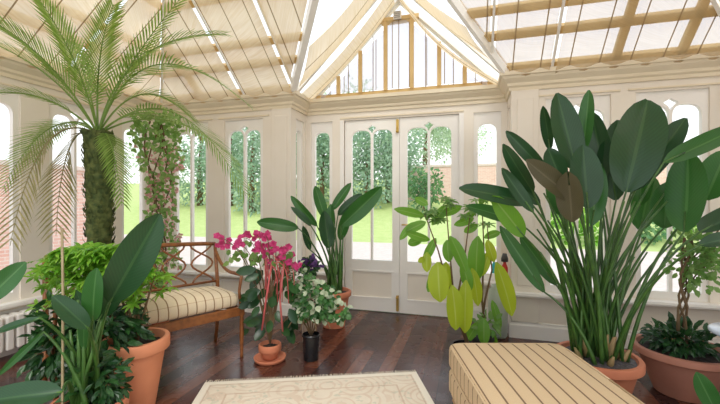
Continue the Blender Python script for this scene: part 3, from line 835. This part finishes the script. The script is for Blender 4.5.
# --- middle paddle plant
D = 3.92; base = G(334, D)
t = thing('potted_bird_of_paradise', 'medium paddle plant in terracotta pot left of the glazed doors', 'potted plant', base)
pot(t, .165, .37, M['terracotta'])
mid_l = [((298,228),(257,222),13,3.75,'leaf_mid'), ((317,226),(291,196),9,3.85,'leaf_mid'), ((311,226),(291,207),7,3.7,'leaf_dark'),
 ((325,218),(315,186),11,4.0,'leaf_mid'), ((332,210),(351,183),9,4.0,'leaf_mid'), ((341,226),(382,187),18,3.85,'leaf_mid'),
 ((338,215),(362,194),10,4.0,'leaf_dark'), ((329,248),(324,211),15,3.75,'leaf_dark'), ((332,232),(331,204),10,4.02,'leaf_mid'),
 ((340,240),(349,208),11,4.0,'leaf_mid'), ((310,250),(303,226),7,3.9,'leaf_dark')]
for a, c, w, d, mt in mid_l:
    an = random.uniform(0, 2*pi); st = base+V((.07*cos(an), .07*sin(an), .34))
    paddle(t, base, st, P(a[0], a[1], d), P(c[0], c[1], d-.03), w, d, mt, arch=random.uniform(-.03, .06), rstalk=.009)
for i in range(9):
    an = random.uniform(0, 2*pi); st = base+V((.07*cos(an), .07*sin(an), .33)); en = P(334+random.uniform(-14, 12), random.uniform(235, 262), 3.9)
    g = MB(); g.tube([st, (st+en)/2, en], [.018, .014, .007], 7); g.build('stalk', M['stalk'], t, True)

# --- near-left paddle plant
D = 1.95; base = G(88, D)
t = thing('potted_bird_of_paradise', 'dark leaved paddle plant nearest the camera on the left, in front of the bush', 'potted plant', base)
pot(t, .17, .27, M['terracotta'])
near = [((110,302),(160,214),36,1.85,'leaf_dark'), ((93,320),(97,268),20,1.8,'leaf_mid'), ((88,328),(53,296),19,1.75,'leaf_dark'),
 ((92,345),(76,290),13,2.0,'leaf_dark'), ((100,318),(128,262),20,2.1,'leaf_dark'), ((62,392),(-20,402),26,1.6,'leaf_dark'), ((84,350),(86,300),10,1.9,'leaf_mid'),
 ((40,318),(-8,334),9,1.75,'leaf_dark'), ((44,332),(-2,376),7,1.85,'leaf_mid')]
for a, c, w, d, mt in near:
    an = random.uniform(0, 2*pi); st = base+V((.06*cos(an), .06*sin(an), .25))
    paddle(t, base, st, P(a[0], a[1], d), P(c[0], c[1], d-.05), w, d, mt, arch=.03, rstalk=.009)
for px, py in ((78, 300), (84, 310), (95, 330), (102, 320), (90, 318), (70, 330)):
    an = random.uniform(0, 2*pi); st = base+V((.05*cos(an), .05*sin(an), .25)); en = P(px, py, 1.9)
    g = MB(); g.tube([st, (st+en)/2, en], [.013, .010, .006], 7); g.build('stalk', M['stalk'], t, True)
g = MB(); q = G(62, 1.85); g.tube([q, P(63, 300, 1.88), P(62, 228, 1.9)], .006, 6); tag(g.build('support_cane', M['cane'], origin=q), 'thin upright bamboo cane beside the near left paddle plant', 'cane')
# near-left single leaf plant at the frame's edge
base = G(-45, 1.75)
t = thing('potted_bird_of_paradise', 'paddle plant at the far left edge with one leaf reaching below the palm', 'potted plant', base)
pot(t, .16, .26, M['terra_pale'])
paddle(t, base, base+V((0, 0, .24)), P(-18, 304, 1.85), P(26, 262, 1.95), 22, 1.85, 'leaf_mid', rstalk=.009)
paddle(t, base, base+V((.03, 0, .24)), P(-50, 280, 1.75), P(-70, 210, 1.75), 26, 1.75, 'leaf_dark', rstalk=.009)
# near-right leaf at the frame's bottom corner
base = G(742, 1.9)
t = thing('potted_bird_of_paradise', 'young paddle plant in the bottom right corner with bright green leaf tips', 'potted plant', base)
pot(t, .14, .20, M['terra_pale'])
paddle(t, base, base+V((0, 0, .18)), P(716, 412, 1.75), P(696, 372, 1.78), 18, 1.75, 'leaf_mid', rstalk=.008)
paddle(t, base, base+V((.02, 0, .18)), P(735, 408, 1.85), P(722, 380, 1.85), 16, 1.85, 'leaf_mid', rstalk=.008)

# ------------------------------------------------------------------ foliage masses
def rdir():
    while True:
        v = V((random.uniform(-1, 1), random.uniform(-1, 1), random.uniform(-1, 1)))
        if .05 < v.length < 1: return v.normalized()
def fill(g, c, r, n, L, w, shell=.55, droop=.2, upb=.4):
    """leaves through an ellipsoid, most near its surface, pointing outwards"""
    c = V(c)
    for _ in range(n):
        d = rdir(); k = shell+(1-shell)*random.random()
        p = c+V((d.x*r[0]*k, d.y*r[1]*k, d.z*r[2]*k))
        o = (d+rdir()*.7+V((0, 0, -droop))).normalized()
        s = random.uniform(.7, 1.2)
        g.leaf(p, o, w*s, L*s, rdir()*.6+V((0, 0, upb))+TOCAM(p)*.5)
def whorl(g, p, up, n, L, w):
    """palmate head: leaflets radiating from one point"""
    up = V(up).normalized(); a = up.orthogonal().normalized(); b_ = up.cross(a); off = random.random()*6
    for k in range(n):
        an = off+2*pi*k/n; d = (a*cos(an)+b_*sin(an))*1.0+up*.15-V((0, 0, .25))
        g.leaf(p, d, w, L*random.uniform(.8, 1.1), up)

# bush in the big pot, left
base = G(136, 2.38)
t = thing('potted_bush', 'bright green bush in a big orange terracotta pot in front of the settee', 'potted plant', base)
pot(t, .175, .44, M['terra_orange'], base=.62, rim=.075, rr=1.1, soil_drop=.05)
g = MB()
core = P(98, 300, 2.25)
for k in range(9):
    en = P(60+k*12, 262+random.uniform(-8, 12), 2.3); g.tube(bez(base+V((0, 0, .38)), (base+en)/2+V((0, 0, .25)), en, 6), [.010, .009, .008, .007, .006, .005, .004], 6)
g.build('stems', M['twig'], t, True)
g = MB()
for _ in range(330):
    px = random.gauss(98, 34); py = 245+abs(random.gauss(0, 1))*22+((px-98)/62)**2*14
    if not 32 < px < 172 or py > 330: continue
    p = P(px, py, random.uniform(2.15, 2.55)); whorl(g, p, V((random.uniform(-.6, .6), random.uniform(-.8, .2), 1)), random.choice((6, 7, 8)), .075, .024)
g.build('foliage', M['bush'], t)
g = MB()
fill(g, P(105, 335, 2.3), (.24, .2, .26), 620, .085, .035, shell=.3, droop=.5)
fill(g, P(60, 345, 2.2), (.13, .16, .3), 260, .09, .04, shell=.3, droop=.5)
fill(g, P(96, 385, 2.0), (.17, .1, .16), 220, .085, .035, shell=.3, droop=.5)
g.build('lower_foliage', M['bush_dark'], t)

# palm
base = G(97, 3.0); crown = P(98, 132, 3.0)
t = thing('potted_palm', 'tall feathery palm with shaggy trunk rising behind the bush on the left', 'potted palm', base)
pot(t, .22, .36, M['terracotta'])
g = MB(); pts = []; rad = []
for k in range(41):
    u = k/40; p = V(base).lerp(crown, u); p.z = .32+(crown.z-.32)*u; pts.append(p+V((.02*sin(u*3), 0, 0))); rad.append(.072+.026*u+.006*(k % 2))
n = 14; g.tube(pts, rad, n)
for i in range(len(g.v)): g.v[i] = V(g.v[i])+rdir()*.006
for k in range(420):
    u = random.random(); a = random.random()*2*pi; p = pts[int(u*40)]+V((cos(a), sin(a), 0))*rad[int(u*40)]*.95
    g.leaf(p, V((cos(a)*.5, sin(a)*.5, .9)), .035, .06, V((cos(a), sin(a), .1)))
g.build('trunk', M['bark'], t, True)
def frond(c, ctrl, tip, n=34, L=.26, mat='frond', droop=.3, w=.013, rs=.008, spread=1.0):
    pts = bez(c, ctrl, tip, 24); g = MB(); g.tube(pts, [rs*(1-.8*i/24) for i in range(25)], 6)
    for i in range(n):
        u = .26+.74*i/n; k = min(23, int(u*24)); f = u*24-k; p = pts[k].lerp(pts[k+1], f); tg = (pts[k+1]-pts[k]).normalized()
        sd = tg.cross(V((0, 0, 1)))
        if sd.length < .15: sd = V((1, 0, 0))
        sd.normalize(); upv = sd.cross(tg)
        l = L*1.08*(sin(pi*min(1, .2+.72*u))**.6)*random.uniform(.88, 1.08)
        if u < .3: l *= .6
        for s in (-1, 1):
            d = (sd*s*spread+tg*(.65+.5*u)+upv*.18).normalized()
            k0 = len(g.v); ww = w
            a = p; m1 = p+d*l*.5+V((0, 0, -droop*l*.12)); e = p+d*l+V((0, 0, -droop*l*.55+random.uniform(-.01, .01)))
            wv = d.cross(upv).normalized()*ww*.5
            g.v += [a-wv*.5, a+wv*.5, m1+wv, m1-wv, e]
            g.face((k0, k0+1, k0+2, k0+3)); g.face((k0+3, k0+2, k0+4))
    return g.build('frond', M[mat], t)
cc = crown+V((0, 0, -.02))
FR = [ # control px, tip px, distances
 ((52,48,2.7),(-22,14,2.3),.26,'frond'), ((60,66,2.8),(-30,34,2.5),.24,'frond'), ((45,80,2.8),(-25,96,2.5),.22,'frond'),
 ((38,100,2.8),(10,246,2.5),.26,'frond_dry'), ((62,112,2.95),(56,236,2.75),.24,'frond_dry'), ((118,70,2.9),(186,-8,2.5),.20,'frond'),
 ((140,8,2.9),(252,108,2.8),.28,'frond'), ((178,62,2.95),(246,196,2.75),.28,'frond'), ((170,92,3.1),(240,165,3.1),.22,'frond'),
 ((94,50,2.9),(114,4,2.5),.24,'frond'), ((82,60,2.8),(36,-6,2.4),.24,'frond'), ((140,60,3.2),(196,122,3.4),.22,'frond'),
 ((112,118,2.9),(122,206,2.8),.16,'frond'), ((120,30,3.0),(226,34,3.1),.22,'frond'), ((50,95,3.1),(2,190,3.1),.22,'frond'),
 ((66,100,3.2),(30,160,3.3),.2,'frond'), ((145,88,2.8),(205,140,2.6),.22,'frond'), ((90,80,3.2),(70,40,3.2),.2,'frond')]
for i, (c_, tp, L, mt) in enumerate(FR):
    frond(cc, P(*c_), P(*tp), L=L, mat=mt, spread=(.55 if i in (0, 1, 5, 9, 10, 13) else 1.0), n=(40 if i in (6, 7, 8, 11) else 30))

# climbing vine near the corner
base = G(160, 4.05)
t = thing('climbing_vine', 'pink and green climbing vine trained up the window behind the settee', 'climbing plant', base)
pot(t, .14, .28, M['terracotta'])
g = MB()
for k in range(5):
    pts = [base+V((0, 0, .25))]
    for q in range(1, 15):
        py = 310-q*13.5; pts.append(P(158+6*sin(q*.9+k*1.3)+(k-2)*4*min(1, q/8), py, 4.05+.05*cos(q*.8+k)))
    g.tube(pts, .008, 6)
g.build('stems', M['twig'], t, True)
g = MB(); gp = MB()
for _ in range(1250):
    py = random.uniform(112, 268); wd = 24 if py < 170 else (14 if py < 230 else 18)
    px = 158+random.uniform(-wd, wd)+ (4 if py > 150 else -2); p = P(px, py, 4.05+random.uniform(-.14, .14))
    d = rdir()+V((0, -.4, -.3)); s = random.uniform(.6, 1.1)
    if py > 145 and random.random() < .55: gp.leaf(p, d, .032*s, .04*s, TOCAM(p)+rdir()*.6)
    else: g.leaf(p, d, .05*s, .07*s, TOCAM(p)+rdir()*.6)
fill(g, P(150, 285, 3.6), (.12, .12, .16), 160, .07, .04)
g.build('foliage', M['vine'], t); gp.build('flowers', M['pale_pink'], t)['kind'] = 'stuff'

# magenta flowering plant
base = G(270, 3.09)
t = thing('potted_flowering_plant', 'magenta flowering plant with coral tassels in small terracotta pot by the settee', 'potted plant', base)
pot(t, .085, .12, M['terracotta'], c=base+V((0, 0, .015)))
g = MB(); g.lathe([(.095, 0), (.12, .003), (.13, .03), (.123, .032), (.11, .012), (.02, .012)], base, 28); g.build('saucer', M['terracotta'], t, True)
g = MB(); top = base+V((0, 0, .13))
heads = [(219, 238), (224, 243), (236, 244), (246, 238), (256, 234), (266, 236), (262, 243), (272, 243), (266, 254), (276, 250), (286, 248), (284, 258), (291, 263), (296, 268), (270, 262), (258, 250)]
for hx_, hy_ in heads:
    en = P(hx_, hy_, 3.05+random.uniform(-.12, .1)); ctrl = P((hx_+270)/2+4, 240, 3.08)
    g.tube(bez(top, ctrl, en, 9), [.006-.0004*k for k in range(10)], 5)
g.build('stems', M['twig'], t, True)
g = MB()
for hx_, hy_ in heads:
    for _ in range(4):
        p = P(hx_+random.gauss(0, 3.2), hy_+random.gauss(0, 3.0), 3.05+random.uniform(-.1, .1)); s = random.uniform(.8, 1.2)
        g = MB(); f = (TOCAM(p)+rdir()*.7).normalized(); a_ = f.orthogonal().normalized(); b_ = f.cross(a_); o_ = random.random()*6
        for k in range(5):
            an = o_+2*pi*k/5; g.leaf(p, a_*cos(an)+b_*sin(an)+f*.35, .034*s, .030*s, f)
        g.build('flower', M['pink'], t)
g = MB()
for _ in range(60):
    p = P(random.uniform(228, 292), random.gauss(256, 6), 3.08+random.uniform(-.1, .1)); g.leaf(p, rdir()+V((0, 0, -.3)), .045, .06, TOCAM(p)+rdir()*.5)
g.build('small_foliage', M['vine'], t)
g = MB()
for _ in range(46):
    px = random.uniform(248, 290); py = random.uniform(268, 332); p = P(px, py, 3.08+random.uniform(-.1, .1))
    d = V(((px-270)/30, -.3, random.uniform(-.8, .1)))
    g.blade(p, p+d.normalized()*random.uniform(.09, .15), random.uniform(.05, .08), TOCAM(p)+rdir()*.4, arch=-.05, nseg=5, nx=2)
g.build('large_leaves', M['bush_dark'], t, True)
g = MB()
for k in range(15):
    x = random.uniform(264, 297); y0 = random.uniform(258, 270); y1 = random.uniform(280, 306); d = 3.0+random.uniform(-.06, .06)
    q = [P(270+(x-270)*.4, y0-3, d), P(x, y0-3, d), P(x+1, (y0+y1)/2, d), P(x+random.uniform(-2, 2), y1, d)]
    g.tube(bez(q[0], q[1], q[2], 5)+[q[3]], .0036, 5)
g.tube([P(262, 330, 3.0), P(266, 300, 3.0), P(272, 262, 3.0)], .008, 6); g.tube([P(283, 335, 3.02), P(280, 300, 3.0), P(284, 262, 3.0)], .008, 6)
g.build('tassels', M['coral'], t, True)

# variegated ivy in black pot
base = G(311, 3.1)
t = thing('potted_ivy', 'variegated trailing ivy in a small black pot on the floor', 'potted plant', base)
pot(t, .072, .21, M['black_pot'], base=.85, rim=.02, rr=1.03)
g = MB()
for k in range(12):
    a = 2*pi*k/12; g.tube(bez(base+V((0, 0, .18)), base+V((cos(a)*.12, sin(a)*.1, .48)), base+V((cos(a)*.24, sin(a)*.2, .3)), 6), .004, 5)
g.build('stems', M['twig'], t, True)
g = MB(); fill(g, P(314, 300, 3.1), (.19, .16, .17), 420, .055, .05, shell=.35, droop=.6); fill(g, P(338, 312, 3.05), (.09, .08, .08), 70, .055, .05, droop=.5); fill(g, P(296, 280, 3.12), (.1, .1, .14), 120, .055, .045, droop=.5)
g.build('foliage', M['ivy'], t)

# purple flowers in a tall beige pot
base = G(309, 3.5)
t = thing('potted_violet', 'deep purple flowers in a beige pot between the ivy and paddle plant', 'potted plant', base)
pot(t, .085, .58, M['beige_pot'], base=.7, rim=.03)
g = MB(); fill(g, P(309, 266, 3.5), (.09, .08, .06), 90, .05, .04); g.build('foliage', M['bush_dark'], t)
g = MB()
for _ in range(90):
    p = P(random.gauss(309, 4.5), random.gauss(263, 3), 3.5+random.uniform(-.08, .06)); g.leaf(p, rdir(), .035, .035, TOCAM(p)+rdir()*.5)
g.build('flowers', M['purple'], t)['kind'] = 'stuff'

# yellow-green drooping plant + its neighbour
def droop_plant(label, base, potr, poth, potm, stems, leaves, name='potted_shrub'):
    t = thing(name, label, 'potted plant', base)
    pot(t, potr, poth, potm)
    g = MB()
    for pts in stems: g.tube([base+V((random.uniform(-.03, .03), 0, poth-.02))]+pts, [.012-.008*i/len(pts) for i in range(len(pts)+1)], 6)
    g.build('stems', M['twig'], t, True)
    for a, c, w, d, mt in leaves:
        g = MB(); pa, pc = P(a[0], a[1], d), P(c[0], c[1], d+random.uniform(-.06, .06))
        g.blade(pa, pc, w/F_PX*d, TOCAM(pa)+rdir()*.35, arch=.05, fold=.2, nseg=8, nx=4, pb=.6, pt=.6)
        g.build('leaf', M[mt], t, True)
    return t
D = 3.1
lv = [((438,262),(440,302),21,3.0,'lime'), ((452,285),(456,330),18,2.95,'lime'), ((466,280),(465,333),16,3.0,'lime'), ((422,240),(408,244),10,3.1,'lime_green'),
 ((424,216),(394,209),9,3.1,'lime_green'), ((426,222),(405,232),10,3.05,'lime_green'), ((450,236),(466,272),13,3.0,'lime_green'), ((447,240),(449,262),11,3.1,'lime_green'), ((432,225),(447,205),10,3.2,'lime_green'),
 ((440,215),(462,206),9,3.2,'lime_green'), ((430,240),(406,232),9,3.05,'lime_green'), ((427,252),(427,272),10,3.15,'lime'), ((418,262),(424,258),6,3.1,'lime'), ((446,262),(448,292),13,3.15,'lime'),
 ((454,225),(474,218),8,3.2,'lime_green'), ((415,222),(400,240),8,3.1,'lime_green'), ((436,238),(424,262),9,3.15,'lime_green'), ((462,262),(470,292),12,3.1,'lime_green'), ((472,268),(478,306),12,3.15,'lime'), ((428,205),(415,198),8,3.2,'lime_green'), ((440,262),(428,292),12,3.15,'lime_green')]
base = G(466, 3.1)
st = [[P(452, 300, 3.1), P(438, 250, 3.1), P(425, 215, 3.1)], [P(454, 300, 3.1), P(450, 255, 3.1), P(446, 205, 3.15)], [P(457, 300, 3.1), P(464, 262, 3.1), P(470, 215, 3.15)]]
t = droop_plant('leggy shrub with drooping yellow green leaves in front of the right door', base, .11, .12, M['black_pot'], st, lv)
g = MB()
for cx, cy in ((425, 212), (446, 203), (468, 212), (438, 216)):
    for _ in range(4): whorl(g, P(cx+random.uniform(-6, 6), cy+random.uniform(-6, 4), 3.15), V((0, -.4, 1)), 7, .085, .03)
g.build('crown_foliage', M['vine'], t)
lv = [((478,236),(476,282),17,3.25,'lime_green'), ((496,262),(512,316),17,3.05,'lime'), ((487,240),(494,262),10,3.2,'lime'), ((484,238),(500,232),8,3.25,'lime_green'),
 ((478,225),(464,232),8,3.25,'lime_green'), ((476,212),(462,220),7,3.3,'lime_green'), ((485,208),(497,216),8,3.3,'lime_green'), ((480,205),(488,190),8,3.3,'lime_green'),
 ((488,328),(496,346),10,3.2,'lime_green'), ((478,322),(466,342),9,3.2,'lime_green'), ((484,318),(484,345),12,3.15,'lime_green'), ((492,300),(500,330),8,3.3,'lime_green'), ((490,250),(482,276),9,3.25,'lime')]
base = G(483, 3.25)
st = [[P(482, 300, 3.25), P(484, 250, 3.25), P(482, 205, 3.28)], [P(485, 300, 3.25), P(492, 270, 3.2), P(487, 225, 3.25)]]
t = droop_plant('slim shrub with one long yellow leaf in dark pot behind the ottoman', base, .10, .17, M['dark_metal'], st, lv)
g = MB()
for cy in (190, 200, 212, 224): 
    for _ in range(3): whorl(g, P(481+random.uniform(-9, 9), cy, 3.28), V((0, -.5, 1)), 6, .07, .022)
fill(g, P(487, 325, 3.2), (.09, .07, .1), 50, .07, .04)
g.build('crown_foliage', M['vine'], t)

# pale green jar + bottles by the right sidelight
base = G(498, 3.62)
t = thing('ceramic_jar', 'pale green ceramic jar on the floor by the right hand bay corner', 'jar', base)
g = MB(); g.lathe([(.07, 0), (.085, .02), (.09, .3), (.085, .44), (.06, .47), (.062, .49), (.05, .49), (.05, .46)], base, 26); g.build('body', M['pale_green_pot'], t, True)
def bottle(px, d, zb, r, h, bm, cm, label, capw):
    q = G(px, d, zb); t = thing('bottle', label, 'bottle', q)
    g = MB(); g.lathe([(r*.95, 0), (r, .01), (r, h*.65), (r*.4, h*.8), (r*.4, h*.86)], q, 18); g.build('body', bm, t, True)
    g = MB(); g.lathe([(capw, h*.86), (capw, h*.9), (capw*.8, h), (.002, h)], q, 18); g.build('cap', cm, t, True)
bottle(494, 4.17, .44, .032, .21, M['teal'], M['white_gloss'], 'teal bottle with pale cap on the sill by the bay corner', .016)
ry = V((BX1-.045, 4.02, .44))
t = thing('bottle', 'red bottle with a wide black cap on the bay window sill', 'bottle', ry)
g = MB(); g.lathe([(.03, 0), (.032, .01), (.032, .19), (.015, .23), (.015, .25)], ry, 18); g.build('body', M['red'], t, True)
g = MB(); g.lathe([(.034, .25), (.034, .28), (.02, .33), (.002, .33)], ry, 18); g.build('cap', M['dark_metal'], t, True)

# right hand bowl pot
base = G(682, 2.57)
t = thing('potted_shrub', 'bushy young shrub with light upper leaves in wide terracotta bowl', 'potted plant', base)
pot(t, .27, .305, M['terra_pale'], base=.58, rim=.045, soil_drop=.03)
g = MB()
for k in range(5):
    pts = [base+V((.03*cos(k*1.3), .03*sin(k*1.3), .28))]
    for q in range(1, 9): pts.append(P(681+q*.9+5*sin(q*1.1+k*1.5), 330-q*11.5, 2.57+.05*cos(q+k)))
    g.tube(pts, .007, 6)
for k in range(4): g.tube([P(684, 290-k*8, 2.57), P(700+k*4, 270-k*10, 2.55), P(712+k*3, 262-k*12, 2.5)], .005, 5)
g.build('stems', M['twig'], t, True)
g = MB()
fill(g, P(692, 262, 2.57), (.17, .14, .24), 230, .055, .036, shell=.2); fill(g, P(712, 250, 2.5), (.1, .1, .2), 90, .055, .036, shell=.2)
g.build('foliage', M['vine'], t)
g = MB(); fill(g, base+V((-.02, -.02, .36)), (.20, .16, .10), 380, .07, .035, shell=.3, upb=.8); g.build('lower_foliage', M['bush_dark'], t)

# round side table, right edge
base = G(760, 2.2)
t = thing('side_table', 'small round pale blue topped table at the right edge', 'table', base)
g = MB(); g.lathe([(.005, .50), (.21, .50), (.225, .508), (.225, .518), (.215, .525), (.002, .525)], base, 36); g.build('table_top', M['white_gloss'], t, True)
g = MB(); g.lathe([(.1, 0), (.11, .01), (.02, .04), (.014, .2), (.02, .48), (.04, .5)], base, 20); g.build('pedestal', M['dark_metal'], t, True)

# ------------------------------------------------------------------ garden
g = MB()
n = 24
for i in range(n+1):
    for j in range(n+1):
        x = -34+68*i/n; y = 4.42+26*j/n
        g.v.append(V((x, y, -.12+max(0, (y-13.2))*.18)))
for i in range(n):
    for j in range(n): g.face((i*(n+1)+j, (i+1)*(n+1)+j, (i+1)*(n+1)+j+1, i*(n+1)+j+1))
struct(g.build('ground_lawn', M['grass'], smooth=True)).name = 'ground'
g = MB(); g.box(-22, 22, 4.42, 12.2, -.16, -.105); g.box(-12, XL-.12, -6, 4.42, -.16, -.105); g.box(XR+.12, 12, -6, 4.42, -.16, -.105)
struct(g.build('paving', M['gravel']))
t = thing('garden_wall', 'long old pink brick wall beyond the lawn', 'garden wall', (4, 21, 1.3))
g = MB(); g.box(-4.2, 30, 21, 21.3, .5, 3.1); g.build('brickwork', M['brick'], t)
g = MB(); g.box(-4.3, 30.1, 20.95, 21.35, 3.1, 3.22); g.build('coping', M['gravel'], t)
t = thing('garden_wall', 'pink brick wall outside the left hand windows', 'garden wall', (-9, 4, -.1))
g = MB(); g.box(-9.3, -9, -4, 8, -.2, 2.0); g.build('brickwork', M['brick'], t)
g = MB(); g.box(-9.35, -8.95, -4.05, 8.05, 2.0, 2.1); g.build('coping', M['gravel'], t)
def gz(y): return -.12+max(0, y-13.2)*.18
def tree(px, d, h, r, mat, label, cat='tree', nm='tree', tr=.35, grp='trees and shrubs in the garden', nl=3400, leaf=.18):
    q = G(px, d); q.z = gz(q.y)-.05
    t = thing(nm, label, cat, q, group=grp)
    g = MB(); g.tube([q, q+V((0, 0, h*.35)), q+V((.1, 0, h*.7))], [.03*h, .022*h, .01*h], 8); g.build('trunk', M['twig'], t, True)
    g = MB()
    for k in range(9):
        c = q+V((random.uniform(-.5, .5)*r, random.uniform(-.4, .4)*r, h*(tr+(1-tr)*.5)+random.uniform(-.35, .35)*h*(1-tr)))
        fill(g, c, (r*.6, r*.6, h*(1-tr)*.32), nl//9, leaf, leaf*.7, shell=.5)
    g.build('foliage', mat, t)
tree(322, 20.2, 5.0, 1.95, M['tree_far'], 'dense green tree seen through the narrow light left of the doors', tr=.05)
tree(366, 19.5, 4.4, 1.69, M['tree_far'], 'bushy blue green tree seen through the left door', tr=.03, nl=3200)
tree(388, 20.9, 5.5, 1.95, M['tree_far'], 'tree seen through the left door, at its right side', tr=.05, nl=3200)
tree(345, 22.3, 6.5, 2.34, M['tree_far2'], 'taller pale tree seen behind those at the left door', tr=.1, nl=3200)
tree(425, 25, 6.6, 2.4, M['tree_far2'], 'pale tree standing above the brick wall, left one of the right door', tr=.35, nl=3000)
tree(455, 26, 6.2, 2.4, M['tree_far2'], 'pale tree standing above the brick wall, right one of the right door', tr=.35, nl=3000)
tree(424, 18, 1.9, .9, M['hedge'], 'low rounded bush on the lawn in front of the brick wall', 'shrub', 'shrub', tr=0, nl=900)
tree(252, 20.2, 5.9, 1.95, M['tree_far'], 'green tree seen through the window right of the vine', tr=.05, nl=3200)
tree(230, 22.3, 6.5, 2.34, M['tree_far'], 'dark tree seen through the window above the settee', tr=.1, nl=3200)
tree(200, 23.0, 6.3, 2.47, M['tree_far'], 'blue green tree seen beside the climbing vine', tr=.1, nl=3000)
tree(292, 20.9, 6.0, 2.08, M['tree_far'], 'green tree seen through the narrow side window of the bay', tr=.05, nl=1600)
tree(165, 22.3, 6.0, 2.34, M['tree_far2'], 'pale tree behind the climbing vine', tr=.1, nl=1400)
for px, lab in ((575, 'low bright shrub outside the first right hand window'), (640, 'low bright shrub outside between the right hand windows'), (700, 'low bright shrub outside the last right hand window')):
    tree(px, 12, 1.3, .9, M['hedge'] if px == 640 else M['bush'], lab, 'shrub', 'shrub', tr=0, nl=700, leaf=.16)

# ------------------------------------------------------------------ light
sc = bpy.context.scene
w = bpy.data.worlds.new('sky'); sc.world = w; w.use_nodes = True
nt = w.node_tree; bg = nt.nodes['Background']
tc = nt.nodes.new('ShaderNodeTexCoord'); sp = nt.nodes.new('ShaderNodeSeparateXYZ'); nt.links.new(tc.outputs['Generated'], sp.inputs[0])
cl = noise_(nt, tc.outputs['Generated'], 3, 4)
skyc = ramp(nt, math_(nt, 'ADD', sp.outputs[2], math_(nt, 'MULTIPLY', cl, .3)), [(.0, (1, .99, .97)), (.5, (.93, .96, 1)), (1, (.74, .84, 1))])
nt.links.new(skyc, bg.inputs[0]); bg.inputs[1].default_value = 1.25
sun = bpy.data.lights.new('sun', 'SUN'); sun.energy = 1.5; sun.angle = radians(25); sun.color = (1, .95, .86)
so = bpy.data.objects.new('sun', sun); COL.objects.link(so); so.rotation_euler = (radians(38), radians(18), 0)

cam = bpy.data.cameras.new('camera'); cam.sensor_width = 36; cam.lens = F_PX/720*36; cam.shift_y = -2/720; cam.clip_end = 300
co = bpy.data.objects.new('camera', cam); COL.objects.link(co); co.location = (0, 0, EYE); co.rotation_euler = (radians(90), 0, radians(16.5))
sc.camera = co
sc.view_settings.view_transform = 'Standard'; sc.view_settings.exposure = 0.4; sc.view_settings.gamma = 1.0
sc.cycles.max_bounces = 10; sc.cycles.transparent_max_bounces = 24; sc.cycles.diffuse_bounces = 5
